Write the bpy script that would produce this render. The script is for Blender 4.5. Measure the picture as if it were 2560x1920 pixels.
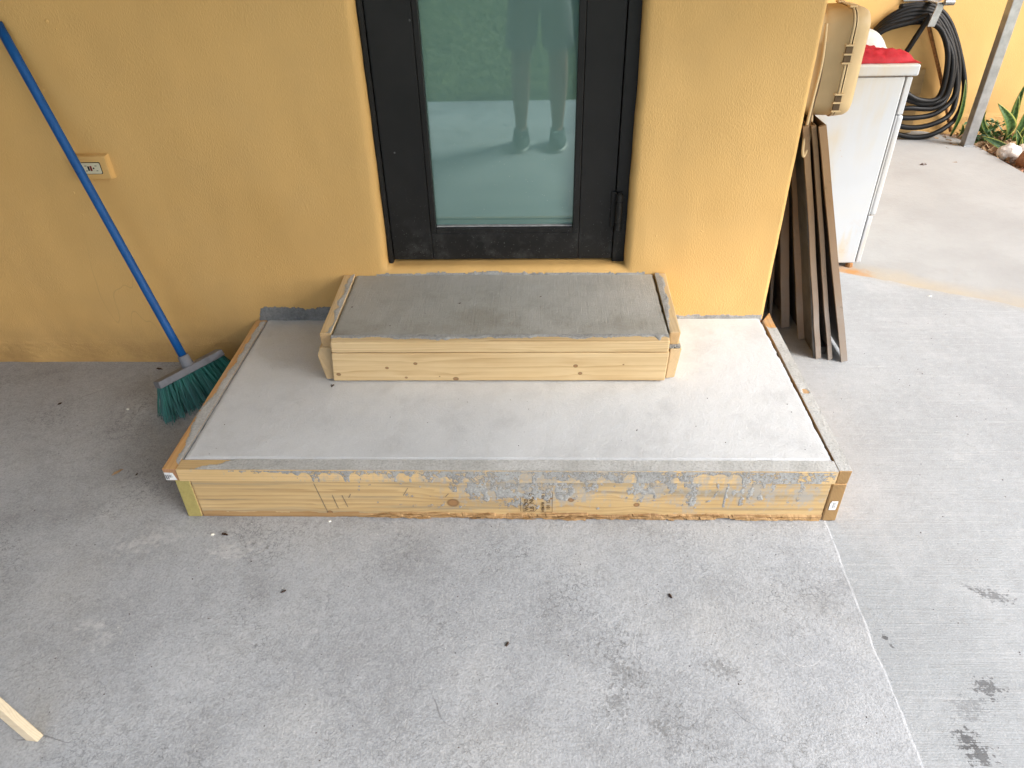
import bpy, bmesh, math, random
from mathutils import Vector, Matrix, noise
random.seed(7)
S = bpy.context.scene
COL = S.collection
for o in list(bpy.data.objects):
    bpy.data.objects.remove(o)

# ------------------------------------------------------------------ camera
cam = bpy.data.cameras.new('camera')
cam.lens = 25.231; cam.sensor_width = 36.0; cam.clip_start = 0.004; cam.clip_end = 500
camo = bpy.data.objects.new('camera', cam); COL.objects.link(camo); S.camera = camo
CP = Vector((0.0495, -2.237, 1.4655))
yaw, pit, rol = -0.0408465, 0.6104631, -0.0239010
fwd = Vector((math.sin(yaw)*math.cos(pit), math.cos(yaw)*math.cos(pit), -math.sin(pit)))
rgt = Vector((math.cos(yaw), -math.sin(yaw), 0)); upv = rgt.cross(fwd)
r2 = rgt*math.cos(rol)+upv*math.sin(rol); u2 = upv*math.cos(rol)-rgt*math.sin(rol)
camo.matrix_world = Matrix(((r2.x, u2.x, -fwd.x, CP.x), (r2.y, u2.y, -fwd.y, CP.y), (r2.z, u2.z, -fwd.z, CP.z), (0, 0, 0, 1)))

# ------------------------------------------------------------------ sky, sun, exposure (overcast)
SUN_EL, SUN_AZ = math.radians(37), math.radians(120)     # azimuth clockwise from +y: to the right and towards the camera
W = bpy.data.worlds.new('World'); S.world = W; W.use_nodes = True
wn = W.node_tree
for n in list(wn.nodes): wn.nodes.remove(n)
sky = wn.nodes.new('ShaderNodeTexSky'); sky.sky_type = 'NISHITA'; sky.sun_disc = False
sky.sun_elevation = SUN_EL; sky.sun_rotation = SUN_AZ; sky.air_density = 1.0; sky.dust_density = 2.0; sky.ozone_density = 1.0
hsv = wn.nodes.new('ShaderNodeHueSaturation'); hsv.inputs['Saturation'].default_value = 1.0
bg = wn.nodes.new('ShaderNodeBackground'); bg.inputs['Strength'].default_value = 0.095
wo = wn.nodes.new('ShaderNodeOutputWorld')
wn.links.new(sky.outputs[0], hsv.inputs['Color']); wn.links.new(hsv.outputs[0], bg.inputs['Color']); wn.links.new(bg.outputs[0], wo.inputs['Surface'])
sl = bpy.data.lights.new('sun', 'SUN'); sl.energy = 1.5; sl.angle = math.radians(24); sl.color = (1.0, 0.985, 0.965)
so = bpy.data.objects.new('sun', sl); COL.objects.link(so)
sd = Vector((math.sin(SUN_AZ)*math.cos(SUN_EL), math.cos(SUN_AZ)*math.cos(SUN_EL), math.sin(SUN_EL)))
so.rotation_euler = sd.to_track_quat('Z', 'Y').to_euler()
vs = S.view_settings
vs.view_transform = 'Standard'; vs.look = 'None'; vs.gamma = 1.0; vs.exposure = 1.93
try: vs.use_curve_mapping = False
except Exception: pass
S.render.engine = 'CYCLES'
S.cycles.use_denoising = True
S.cycles.max_bounces = 6; S.cycles.diffuse_bounces = 4; S.cycles.glossy_bounces = 3
S.cycles.adaptive_threshold = 0.015; S.cycles.caustics_reflective = False; S.cycles.caustics_refractive = False
S.cycles.use_adaptive_sampling = True

# ------------------------------------------------------------------ object helpers
def link(name, me, mat=None, parent=None, smooth=False, label=None, cat=None, group=None, kind=None):
    o = bpy.data.objects.new(name, me); COL.objects.link(o)
    if mat is not None:
        for m in (mat if isinstance(mat, (list, tuple)) else [mat]): me.materials.append(m)
    if parent is not None: o.parent = parent
    if smooth:
        for p in me.polygons: p.use_smooth = True
    tag(o, label, cat, group, kind)
    return o
def tag(o, label=None, cat=None, group=None, kind=None):
    if label: o['label'] = label
    if cat: o['category'] = cat
    if group: o['group'] = group
    if kind: o['kind'] = kind
    return o
def empty(name, loc, label, cat, group=None):
    # parts keep world coordinates: the empty sits at the base, its children are offset back
    o = bpy.data.objects.new(name, None); COL.objects.link(o); o.location = loc; o.empty_display_size = 0.05
    return tag(o, label, cat, group)
def mesh(name, vs_, fs):
    me = bpy.data.meshes.new(name); me.from_pydata([tuple(v) for v in vs_], [], fs); me.update(); return me
def part(name, me, mat, root, smooth=False, **k):
    o = link(name, me, mat, None, smooth, **k)
    o.parent = root
    p = root
    w = Vector((0, 0, 0))
    while p is not None: w += p.location; p = p.parent
    o.location = -w + o.location
    return o
def from_bm(name, bm):
    me = bpy.data.meshes.new(name); bmesh.ops.recalc_face_normals(bm, faces=bm.faces); bm.to_mesh(me); bm.free(); return me
def hexa(name, c, bev=0.003, seg=2, rough=0.0, cuts=0, axis=0):
    """box from 8 corners: bottom ring (4) then top ring (4)"""
    bm = bmesh.new(); v = [bm.verts.new(p) for p in c]
    for f in ((3, 2, 1, 0), (4, 5, 6, 7), (0, 1, 5, 4), (1, 2, 6, 5), (2, 3, 7, 6), (3, 0, 4, 7)): bm.faces.new([v[i] for i in f])
    bmesh.ops.recalc_face_normals(bm, faces=bm.faces)
    if cuts:
        es = [e for e in bm.edges if abs((e.verts[0].co-e.verts[1].co).normalized()[axis]) > 0.8]
        bmesh.ops.subdivide_edges(bm, edges=es, cuts=cuts)
    if bev:
        sharp = [e for e in bm.edges if len(e.link_faces) == 2 and e.calc_face_angle(0) > 0.6]
        bmesh.ops.bevel(bm, geom=sharp, offset=bev, segments=seg, affect='EDGES', profile=0.5)
    if rough:
        for q in bm.verts:
            n = Vector((noise.noise(q.co*14+Vector((3, 1, 7))), noise.noise(q.co*14+Vector((13, 5, 2))), noise.noise(q.co*14+Vector((1, 9, 4)))))
            q.co += n*rough
    return from_bm(name, bm)
def bx(name, x0, x1, y0, y1, z0, z1, bev=0.003, seg=2, **k):
    return hexa(name, [(x0, y0, z0), (x1, y0, z0), (x1, y1, z0), (x0, y1, z0), (x0, y0, z1), (x1, y0, z1), (x1, y1, z1), (x0, y1, z1)], bev, seg, **k)
def tube(name, pts, r, n=10, caps=True, closed=False):
    pts = [Vector(p) for p in pts]; V = []; F = []; m = len(pts)
    rs = r if isinstance(r, (list, tuple)) else [r]*m
    prev = None
    for i, p in enumerate(pts):
        a = pts[(i-1) % m] if (closed or i > 0) else p; b = pts[(i+1) % m] if (closed or i < m-1) else p
        t = (b-a).normalized()
        if prev is None: u = t.orthogonal().normalized()
        else: u = (prev-t*prev.dot(t)).normalized()
        prev = u; w = t.cross(u)
        for k in range(n):
            an = 2*math.pi*k/n; V.append(p+(u*math.cos(an)+w*math.sin(an))*rs[i])
    for i in range(m if closed else m-1):
        for k in range(n):
            F.append((i*n+k, i*n+(k+1) % n, ((i+1) % m)*n+(k+1) % n, ((i+1) % m)*n+k))
    if caps and not closed: F.append(tuple(range(n-1, -1, -1))); F.append(tuple((m-1)*n+k for k in range(n)))
    return mesh(name, V, F)
def catmull(P, sub=8, closed=False):
    P = [Vector(p) for p in P]; n = len(P); out = []
    for i in range(n if closed else n-1):
        p0 = P[(i-1) % n] if closed or i > 0 else P[0]; p1 = P[i]; p2 = P[(i+1) % n]; p3 = P[(i+2) % n] if closed or i+2 < n else P[-1]
        for s in range(sub):
            t = s/sub
            out.append(0.5*((2*p1)+(p2-p0)*t+(2*p0-5*p1+4*p2-p3)*t*t+(3*p1-p0-3*p2+p3)*t**3))
    if not closed: out.append(P[-1])
    return out
def fr(x, y, z=0.0, o=4, h=0.9): return noise.fractal(Vector((x, y, z)), h, 2.0, o)
def clamp(x, a=0.0, b=1.0): return max(a, min(b, x))
def sstep(a, b, x):
    t = clamp((x-a)/(b-a)); return t*t*(3-2*t)
def smear(name, org, U, V, N, w, h, res, f, mat, root, label=None):
    """ragged skin of cement on a plane: thickness f(u,v); nothing where f<=0"""
    org, U, V, N = Vector(org), Vector(U), Vector(V), Vector(N)
    nu, nv = max(2, int(w/res)), max(2, int(h/res)); T = {}; idx = {}; VS = []; FS = []
    for i in range(nu+1):
        for j in range(nv+1): T[i, j] = f(i*w/nu, j*h/nv)
    def vid(i, j):
        if (i, j) not in idx:
            idx[i, j] = len(VS); t = T[i, j]
            VS.append(org+U*(i*w/nu)+V*(j*h/nv)+N*(t if t > 0 else -0.0006))
        return idx[i, j]
    for i in range(nu):
        for j in range(nv):
            c = ((i, j), (i+1, j), (i+1, j+1), (i, j+1))
            if sum(T[q] > 0 for q in c) >= 2: FS.append(tuple(vid(*q) for q in c))
    me = mesh(name, VS, FS)
    bm = bmesh.new(); bm.from_mesh(me)
    bmesh.ops.recalc_face_normals(bm, faces=bm.faces)
    if bm.faces and sum((fc.normal.dot(N) for fc in bm.faces)) < 0: bmesh.ops.reverse_faces(bm, faces=bm.faces)
    bm.to_mesh(me); bm.free()
    return part(name, me, mat, root, True, label=label)

# ------------------------------------------------------------------ material helpers
class G:
    def __init__(s, name):
        s.m = bpy.data.materials.new(name); s.m.use_nodes = True; s.t = s.m.node_tree; s.N = s.t.nodes; s.L = s.t.links
        s.b = s.N['Principled BSDF']; s.out = s.N['Material Output']
        s.b.inputs['Specular IOR Level'].default_value = 0.35
        s.co = None
    def put(s, sock, v):
        if isinstance(v, bpy.types.NodeSocket): s.L.new(v, sock)
        elif isinstance(v, (tuple, list)) and len(v) == 3 and sock.type == 'RGBA': sock.default_value = (*v, 1)
        else: sock.default_value = v
    def pos(s):
        if s.co is None: s.co = s.N.new('ShaderNodeNewGeometry')
        return s.co.outputs['Position']
    def nrm(s):
        s.pos(); return s.co.outputs['Normal']
    def xyz(s, v=None):
        n = s.N.new('ShaderNodeSeparateXYZ'); s.L.new(v or s.pos(), n.inputs[0]); return n.outputs
    def comb(s, x, y, z):
        n = s.N.new('ShaderNodeCombineXYZ')
        for i, v in enumerate((x, y, z)): s.put(n.inputs[i], v)
        return n.outputs[0]
    def ma(s, op, a, b=0.0, c=None, cl=False):
        n = s.N.new('ShaderNodeMath'); n.operation = op; n.use_clamp = cl
        s.put(n.inputs[0], a); s.put(n.inputs[1], b)
        if c is not None: s.put(n.inputs[2], c)
        return n.outputs[0]
    def mul(s, a, b): return s.ma('MULTIPLY', a, b)
    def add(s, a, b): return s.ma('ADD', a, b)
    def vmul(s, v, k):
        n = s.N.new('ShaderNodeVectorMath'); n.operation = 'MULTIPLY'; s.put(n.inputs[0], v); n.inputs[1].default_value = k; return n.outputs[0]
    def vadd(s, v, k):
        n = s.N.new('ShaderNodeVectorMath'); n.operation = 'ADD'; s.put(n.inputs[0], v); s.put(n.inputs[1], k); return n.outputs[0]
    def noise(s, scale, det=4, rough=0.55, v=None, dist=0.0, col=False):
        n = s.N.new('ShaderNodeTexNoise'); s.put(n.inputs['Vector'], v or s.pos()); n.inputs['Scale'].default_value = scale
        n.inputs['Detail'].default_value = det; n.inputs['Roughness'].default_value = rough; n.inputs['Distortion'].default_value = dist
        return n.outputs['Color' if col else 'Fac']
    def vor(s, scale, feat='F1', v=None, out='Distance', rnd=1.0):
        n = s.N.new('ShaderNodeTexVoronoi'); n.feature = feat; s.put(n.inputs['Vector'], v or s.pos()); n.inputs['Scale'].default_value = scale
        n.inputs['Randomness'].default_value = rnd
        return n.outputs[out]
    def rng(s, v, a, b, c=0.0, d=1.0):
        n = s.N.new('ShaderNodeMapRange'); n.clamp = True; s.put(n.inputs[0], v)
        for i, q in enumerate((a, b, c, d)): s.put(n.inputs[i+1], q)
        return n.outputs[0]
    def mix(s, f, a, b, mode='MIX'):
        n = s.N.new('ShaderNodeMix'); n.data_type = 'RGBA'; n.blend_type = mode
        s.put(n.inputs[0], f); s.put(n.inputs[6], a); s.put(n.inputs[7], b); return n.outputs[2]
    def bump(s, h, dist, st=1.0, nrm=None):
        n = s.N.new('ShaderNodeBump'); n.inputs['Distance'].default_value = dist; n.inputs['Strength'].default_value = st
        s.put(n.inputs['Height'], h)
        if nrm is not None: s.L.new(nrm, n.inputs['Normal'])
        return n.outputs[0]
    def ell(s, x, y, cx, cy, rx, ry, ang=0.0):
        """1 at the centre of an ellipse, 0 on its rim"""
        X = s.add(x, -cx); Y = s.add(y, -cy); c, n = math.cos(ang), math.sin(ang)
        u = s.mul(s.add(s.mul(X, c), s.mul(Y, n)), 1/rx); v = s.mul(s.add(s.mul(Y, c), s.mul(X, -n)), 1/ry)
        return s.ma('SUBTRACT', 1.0, s.ma('SQRT', s.add(s.mul(u, u), s.mul(v, v))))
    def fin(s, col, rough=0.8, nrm=None, metal=0.0, spec=None):
        s.put(s.b.inputs['Base Color'], col); s.put(s.b.inputs['Roughness'], rough); s.put(s.b.inputs['Metallic'], metal)
        if spec is not None: s.b.inputs['Specular IOR Level'].default_value = spec
        if nrm is not None: s.L.new(nrm, s.b.inputs['Normal'])
        return s.m
def plain(name, col, rough=0.6, var=0.12, sc=30, bumpd=0.0, metal=0.0, spec=None):
    g = G(name); n = g.noise(sc, 5)
    c = g.mix(g.rng(n, 0.3, 0.7), tuple(x*(1-var) for x in col), tuple(min(1, x*(1+var)) for x in col))
    return g.fin(c, rough, g.bump(g.noise(sc*6, 3), bumpd) if bumpd else None, metal, spec)

# stucco -----------------------------------------------------------
def m_stucco():
    g = G('ochre_stucco'); x, y, z = g.xyz()
    big = g.noise(1.3, 3); mid = g.noise(5.0, 4)
    c = g.mix(g.rng(big, 0.3, 0.7), (0.665, 0.402, 0.138), (0.745, 0.465, 0.17))
    c = g.mix(g.mul(g.rng(mid, 0.45, 0.75), 0.22), c, (0.53, 0.34, 0.145))
    crk = g.mul(g.rng(g.ma('ABSOLUTE', g.add(g.noise(1.0, 3, 0.5, v=g.vmul(g.pos(), (2.3, 2.3, 0.7))), -0.5)), 0.0, 0.0012, 1, 0), g.rng(g.noise(1.9, 2), 0.60, 0.63)); c = g.mix(g.mul(crk, 0.3), c, (0.33, 0.19, 0.075))
    grime = g.mul(g.rng(z, 0.30, 0.0, 0, 0.8), g.rng(g.noise(7, 4), 0.3, 0.65))
    c = g.mix(grime, c, (0.46, 0.27, 0.10))
    fl = g.rng(g.noise(26, 6, 0.65), 0.72, 0.76, 0, 0.4); c = g.mix(fl, c, (0.40, 0.23, 0.09))
    peel = g.vadd(g.vmul(g.pos(), (260, 260, 150)), g.vmul(g.noise(11, 2, col=True), (6, 6, 6)))
    h1 = g.noise(1.0, 2, 0.5, v=peel)
    h2 = g.rng(g.vor(26, v=g.vadd(g.pos(), g.vmul(g.noise(14, 2, col=True), (0.05, 0.05, 0.05)))), 0.0, 0.12, 1, 0)
    keep = g.rng(g.noise(6, 2), 0.56, 0.62); h2 = g.mul(h2, keep)
    h3 = g.noise(1.0, 1.5, 0.5, v=g.vmul(g.vadd(g.pos(), g.vmul(g.noise(0.9, 2, col=True), (0.3, 0.0, 0.3))), (4.2, 4.2, 1.8)))
    smo = g.rng(g.noise(3.1, 3), 0.38, 0.62, 0.35, 1.0)
    bl = g.mul(g.rng(z, 0.11, 0.085), g.noise(40, 4, 0.6, v=g.vmul(g.pos(), (0.5, 0.5, 1.6))))
    n = g.bump(h3, 0.05, 0.2); n = g.bump(bl, 0.012, 0.5, n); n = g.bump(h2, 0.0025, 0.5, n); n = g.bump(g.mul(h1, smo), 0.0024, 0.7, n)
    return g.fin(c, 0.62, n, spec=0.35)
STUCCO = m_stucco()

# concrete -----------------------------------------------------------
def m_patio():
    g = G('grey_patio_concrete'); x, y, z = g.xyz()
    a = g.noise(1.1, 3, 0.6); b = g.noise(4.5, 5, 0.66, dist=0.4); f = g.noise(210, 2, 0.6); e38 = g.noise(55, 4, 0.7)
    c = g.mix(g.rng(a, 0.32, 0.68), (0.365, 0.377, 0.394), (0.462, 0.478, 0.498))
    c = g.mix(g.mul(g.rng(b, 0.5, 0.72), 0.55), c, (0.50, 0.51, 0.522))
    c = g.mix(g.mul(g.rng(b, 0.48, 0.28), 0.5), c, (0.25, 0.252, 0.255))
    md = g.noise(30, 4, 0.68); c = g.mix(g.rng(md, 0.5, 0.68, 0, 0.22), c, (0.22, 0.22, 0.22)); c = g.mix(g.rng(md, 0.47, 0.3, 0, 0.2), c, (0.55, 0.555, 0.56))
    warm = g.rng(g.noise(2.3, 3), 0.52, 0.68, 0, 0.2); c = g.mix(warm, c, (0.40, 0.375, 0.33))
    sw = g.vadd(g.vmul(g.pos(), (1, 1, 1)), g.vmul(g.noise(1.5, 2, col=True), (0.25, 0.25, 0)))
    st = g.noise(7, 6, 0.7, v=g.vmul(sw, (0.9, 4.2, 1))); c = g.mix(g.rng(st, 0.58, 0.72, 0, 0.32), c, (0.54, 0.545, 0.55))
    st2 = g.noise(6, 6, 0.7, v=g.vmul(g.vadd(sw, (7, 3, 1)), (3.6, 1.2, 1))); c = g.mix(g.rng(st2, 0.6, 0.74, 0, 0.3), c, (0.22, 0.222, 0.226))
    c = g.mix(g.rng(f, 0.5, 0.75, 0, 0.5), c, (0.2, 0.2, 0.2)); c = g.mix(g.rng(f, 0.48, 0.25, 0, 0.4), c, (0.62, 0.62, 0.62))
    # crazing in patches
    pw = g.vadd(g.pos(), g.vmul(g.noise(45, 3, col=True), (0.018, 0.018, 0)))
    cr = g.rng(g.vor(88, 'DISTANCE_TO_EDGE', v=pw), 0.0, 0.1, 1, 0); pm = g.rng(g.noise(3.6, 4, 0.65), 0.48, 0.62)
    cr = g.mul(g.mul(cr, pm), g.rng(g.noise(60, 2), 0.42, 0.55)); c = g.mix(g.mul(cr, 0.6), c, (0.12, 0.12, 0.115))
    # pits and pale specks
    pv = g.rng(g.vor(48), 0.05, 0.09, 1, 0); pk = g.rng(g.noise(31, 2), 0.6, 0.64); c = g.mix(g.mul(g.mul(pv, pk), 0.75), c, (0.09, 0.088, 0.085))
    sp = g.mul(g.rng(g.vor(37, v=g.vadd(g.pos(), (3.3, 1.7, 0))), 0.04, 0.07, 1, 0), g.rng(g.noise(17, 2), 0.61, 0.65)); c = g.mix(g.mul(sp, 0.8), c, (0.78, 0.78, 0.76))
    # scuffs and scratches: thin arcs, kept in pieces
    def scratch(off, sc, w, th, darkc, amt):
        vv = g.vadd(g.pos(), off); q = g.noise(sc, 2, 0.4, v=vv); l = g.rng(g.ma('ABSOLUTE', g.add(q, -th)), 0.0, w, 1, 0)
        k = g.mul(l, g.rng(g.noise(2.6, 3, v=g.vadd(g.pos(), (off[1], off[0], 0))), 0.6, 0.66)); return g.mul(k, amt)
    c = g.mix(scratch((2, 9, 0), 2.4, 0.003, 0.5, 0, 0.7), c, (0.1, 0.1, 0.1)); c = g.mix(scratch((12, 4, 0), 3.1, 0.0028, 0.47, 0, 0.65), c, (0.11, 0.11, 0.11))
    c = g.mix(scratch((31, 8, 0), 1.9, 0.0012, 0.52, 0, 0.55), c, (0.65, 0.65, 0.65))
    # chalky dabs
    for cx, cy, rx, ry, an in ((-0.985, -1.21, 0.055, 0.035, 0.6), (-1.03, -1.17, 0.05, 0.03, 0.2), (-0.77, -0.93, 0.09, 0.045, 0.1), (-1.02, -0.9, 0.12, 0.05, 0.4)):
        e = g.rng(g.add(g.ell(x, y, cx, cy, rx, ry, an), g.mul(g.add(e38, -0.5), 4.4)), 0.25, 1.1, 0, 0.42); c = g.mix(e, c, (0.68, 0.675, 0.66))
    # dark worn marks
    e90 = g.noise(110, 3, 0.7)
    for cx, cy, rx, ry, an in ((0.315, -1.41, 0.05, 0.03, -0.5), (0.25, -1.28, 0.07, 0.05, -0.4), (0.47, -1.27, 0.06, 0.035, -0.3), (0.22, -1.36, 0.05, 0.05, 0)):
        e = g.rng(g.add(g.ell(x, y, cx, cy, rx, ry, an), g.mul(g.add(e90, -0.5), 5.0)), 0.35, 0.85, 0, 0.6); c = g.mix(g.mul(e, 0.75), c, (0.15, 0.148, 0.142))
    n = g.bump(e38, 0.004, 0.4); n = g.bump(f, 0.0018, 0.6, n)
    return g.fin(c, g.rng(b, 0.3, 0.7, 0.62, 0.8), n, spec=0.3)
PATIO = m_patio()
def m_walk():
    g = G('broomed_walkway_concrete'); x, y, z = g.xyz()
    a = g.noise(1.4, 3, 0.6); b = g.noise(5.5, 5, 0.65); f = g.noise(230, 2, 0.6)
    c = g.mix(g.rng(a, 0.32, 0.68), (0.325, 0.34, 0.352), (0.375, 0.391, 0.404))
    c = g.mix(g.mul(g.rng(b, 0.5, 0.74), 0.3), c, (0.50, 0.505, 0.51)); c = g.mix(g.mul(g.rng(b, 0.47, 0.28), 0.3), c, (0.31, 0.312, 0.315)); md = g.noise(34, 3, 0.65); c = g.mix(g.rng(md, 0.52, 0.7, 0, 0.3), c, (0.27, 0.27, 0.265)); c = g.mix(g.rng(md, 0.46, 0.3, 0, 0.25), c, (0.52, 0.52, 0.525))
    st = g.noise(1.0, 4, 0.6, v=g.vmul(g.vadd(g.pos(), g.vmul(g.noise(2.0, 2, col=True), (0.0, 0.02, 0))), (5, 330, 1)))
    st2 = g.noise(1.0, 3, 0.6, v=g.vmul(g.pos(), (3, 110, 1)))
    on = g.rng(g.noise(1.7, 3), 0.35, 0.6, 0.35, 1.0)
    c = g.mix(g.mul(g.rng(st, 0.55, 0.75), g.mul(on, 0.35)), c, (0.27, 0.27, 0.27)); c = g.mix(g.mul(g.rng(st2, 0.55, 0.75), 0.22), c, (0.64, 0.64, 0.64))
    c = g.mix(g.rng(f, 0.52, 0.8, 0, 0.3), c, (0.24, 0.24, 0.24)); c = g.mix(g.rng(f, 0.46, 0.25, 0, 0.3), c, (0.70, 0.70, 0.70))
    pv = g.rng(g.vor(55), 0.05, 0.1, 1, 0); pk = g.rng(g.noise(27, 2), 0.58, 0.63); c = g.mix(g.mul(g.mul(pv, pk), 0.7), c, (0.13, 0.13, 0.13))
    e70 = g.noise(70, 3, 0.7)
    for cx, cy, rx, ry, an, am in ((1.175, -1.055, 0.05, 0.022, -0.35, 0.62), (1.135, -1.035, 0.04, 0.01, -0.6, 0.4), (1.035, -1.305, 0.035, 0.03, 0.2, 0.75), (0.935, -1.42, 0.03, 0.028, 0.2, 0.85), (0.945, -1.455, 0.03, 0.03, -0.6, 0.8), (0.975, -1.35, 0.05, 0.03, 0.3, 0.35), (0.865, -1.18, 0.009, 0.008, 0, 0.9), (0.872, -1.2, 0.006, 0.006, 0, 0.8)):
        e = g.add(g.ell(x, y, cx, cy, rx, ry, an), g.mul(g.add(e70, -0.5), 2.2)); e = g.add(e, g.mul(g.add(st, -0.5), 2.4)); e = g.add(e, g.mul(g.add(e70, -0.5), 1.6))
        c = g.mix(g.rng(e, 0.3, 0.5, 0, am), c, (0.1, 0.1, 0.103))
    # rust bled along the cold joint
    ln = g.add(y, g.add(g.mul(x, 0.54), -1.50)); ln = g.add(ln, g.mul(g.add(g.noise(5, 4), -0.5), 0.12))
    r = g.mul(g.rng(ln, -0.05, 0.0), g.rng(x, 1.3, 1.45)); c = g.mix(g.mul(r, 0.2), c, (0.42, 0.34, 0.23))
    n = g.bump(g.add(g.mul(st, 0.9), g.mul(st2, 0.5)), 0.0022, 0.6); n = g.bump(g.noise(50, 5, 0.65), 0.004, 0.35, n); n = g.bump(f, 0.0014, 0.5, n)
    return g.fin(c, 0.75, n, spec=0.3)
WALK = m_walk()
def m_back():
    g = G('smooth_back_concrete'); x, y, z = g.xyz()
    a = g.noise(1.8, 6, 0.6); b = g.noise(7, 6, 0.65); f = g.noise(200, 3)
    c = g.mix(g.rng(a, 0.32, 0.68), (0.315, 0.318, 0.315), (0.38, 0.385, 0.382)); c = g.mix(g.mul(g.rng(b, 0.5, 0.3), 0.5), c, (0.31, 0.31, 0.305))
    c = g.mix(g.rng(f, 0.52, 0.8, 0, 0.25), c, (0.24, 0.24, 0.24))
    ln = g.add(y, g.add(g.mul(x, 0.54), -1.50)); w = g.mul(g.add(g.noise(4.5, 4), -0.5), 0.3); ln = g.add(ln, w)
    r = g.mul(g.rng(ln, 0.17, 0.0), g.rng(x, 1.36, 1.48)); r = g.mul(r, g.rng(b, 0.25, 0.6, 0.5, 1)); c = g.mix(g.mul(r, 0.5), c, (0.47, 0.36, 0.20))
    e = g.rng(g.add(g.ell(x, y, 1.47, 0.745, 0.11, 0.06, -0.4), g.mul(g.add(g.noise(24, 4), -0.5), 1.2)), 0.0, 0.8, 0, 0.9); c = g.mix(e, c, (0.45, 0.22, 0.07))
    n = g.bump(g.noise(45, 5, 0.65), 0.004, 0.4); n = g.bump(f, 0.0014, 0.5, n)
    return g.fin(c, 0.75, n, spec=0.3)
BACK = m_back()
def m_slab(name, lo, hi, dark, brown, amt, broom):
    g = G(name); x, y, z = g.xyz()
    a = g.noise(2.2, 6, 0.6, dist=0.3); b = g.noise(9, 6, 0.65); f = g.noise(240, 3, 0.6)
    c = g.mix(g.rng(a, 0.33, 0.68), lo, hi)
    c = g.mix(g.mul(g.rng(b, 0.5, 0.28), 0.5), c, dark)
    if amt:
        q = g.rng(g.add(g.noise(3.4, 6, 0.65, v=g.vadd(g.pos(), (4.1, 0.3, 0))), g.rng(y, -0.12, -0.33, -0.16, 0.06)), 0.46, 0.62, 0, amt); c = g.mix(q, c, brown)
        ed = g.rng(y, -0.09, -0.01, 0, 0.35); c = g.mix(ed, c, hi)
    sw = g.noise(1.0, 4, 0.6, v=g.vmul(g.vadd(g.pos(), g.vmul(g.noise(1.2, 2, col=True), (0.2, 0.2, 0))), (3.0, 9.0, 1))); c = g.mix(g.rng(sw, 0.55, 0.75, 0, 0.3), c, hi)
    c = g.mix(g.rng(f, 0.52, 0.8, 0, 0.25), c, dark); c = g.mix(g.rng(f, 0.46, 0.25, 0, 0.3), c, tuple(min(0.85, q*1.2) for q in hi))
    pv = g.rng(g.vor(52), 0.05, 0.085, 1, 0); c = g.mix(g.mul(g.mul(pv, g.rng(g.noise(23, 2), 0.6, 0.64)), 0.7), c, tuple(q*0.35 for q in dark))
    n = g.bump(g.noise(30, 5, 0.65), 0.004, 0.3); n = g.bump(f, 0.0015, 0.5, n)
    if broom:
        st = g.noise(1.0, 4, 0.6, v=g.vmul(g.pos(), (300, 9, 1))); st2 = g.noise(1.0, 4, 0.6, v=g.vmul(g.pos(), (14, 240, 1)))
        h = g.add(st, g.mul(st2, 0.7)); n = g.bump(h, 0.0016, 0.6, n); c = g.mix(g.rng(h, 0.9, 1.15, 0, 0.3), c, dark)
    return g.fin(c, 0.78, n, spec=0.3)
SLAB_DRY = m_slab('dry_pale_concrete', (0.59, 0.603, 0.612), (0.68, 0.695, 0.705), (0.48, 0.49, 0.497), (0.4, 0.4, 0.4), 0, False)
SLAB_WET = m_slab('curing_grey_concrete', (0.37, 0.36, 0.325), (0.47, 0.46, 0.425), (0.27, 0.26, 0.225), (0.235, 0.21, 0.155), 0.42, True)
def m_cement(name, lo, hi):
    g = G(name); a = g.noise(12, 6, 0.65); f = g.noise(160, 4, 0.65)
    c = g.mix(g.rng(a, 0.3, 0.7), lo, hi); c = g.mix(g.rng(f, 0.5, 0.75, 0, 0.6), c, tuple(q*0.5 for q in lo)); c = g.mix(g.rng(f, 0.45, 0.25, 0, 0.4), c, tuple(min(0.8, q*1.35) for q in hi))
    n = g.bump(g.noise(70, 5, 0.7), 0.004, 0.5); n = g.bump(f, 0.002, 0.6, n)
    return g.fin(c, 0.85, n, spec=0.25)
CEM_PALE = m_cement('dried_pale_cement', (0.43, 0.43, 0.41), (0.60, 0.60, 0.585))
CEM_GREY = m_cement('grey_cement_drips', (0.27, 0.265, 0.25), (0.40, 0.395, 0.375))
def m_drip():
    m = m_cement('worn_cement_drips', (0.28, 0.275, 0.26), (0.42, 0.415, 0.395)); g = G.__new__(G); g.m = m; g.t = m.node_tree; g.N = g.t.nodes; g.L = g.t.links; g.b = g.N['Principled BSDF']; g.co = None
    a = g.rng(g.add(g.mul(g.noise(120, 3, 0.7), 0.6), g.mul(g.noise(28, 3, 0.6), 0.5)), 0.47, 0.55); g.L.new(a, g.b.inputs['Alpha']); return m
CEM_DRIP = m_drip()
CEM_DARK = m_cement('dark_mortar', (0.16, 0.16, 0.155), (0.29, 0.29, 0.28))

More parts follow.
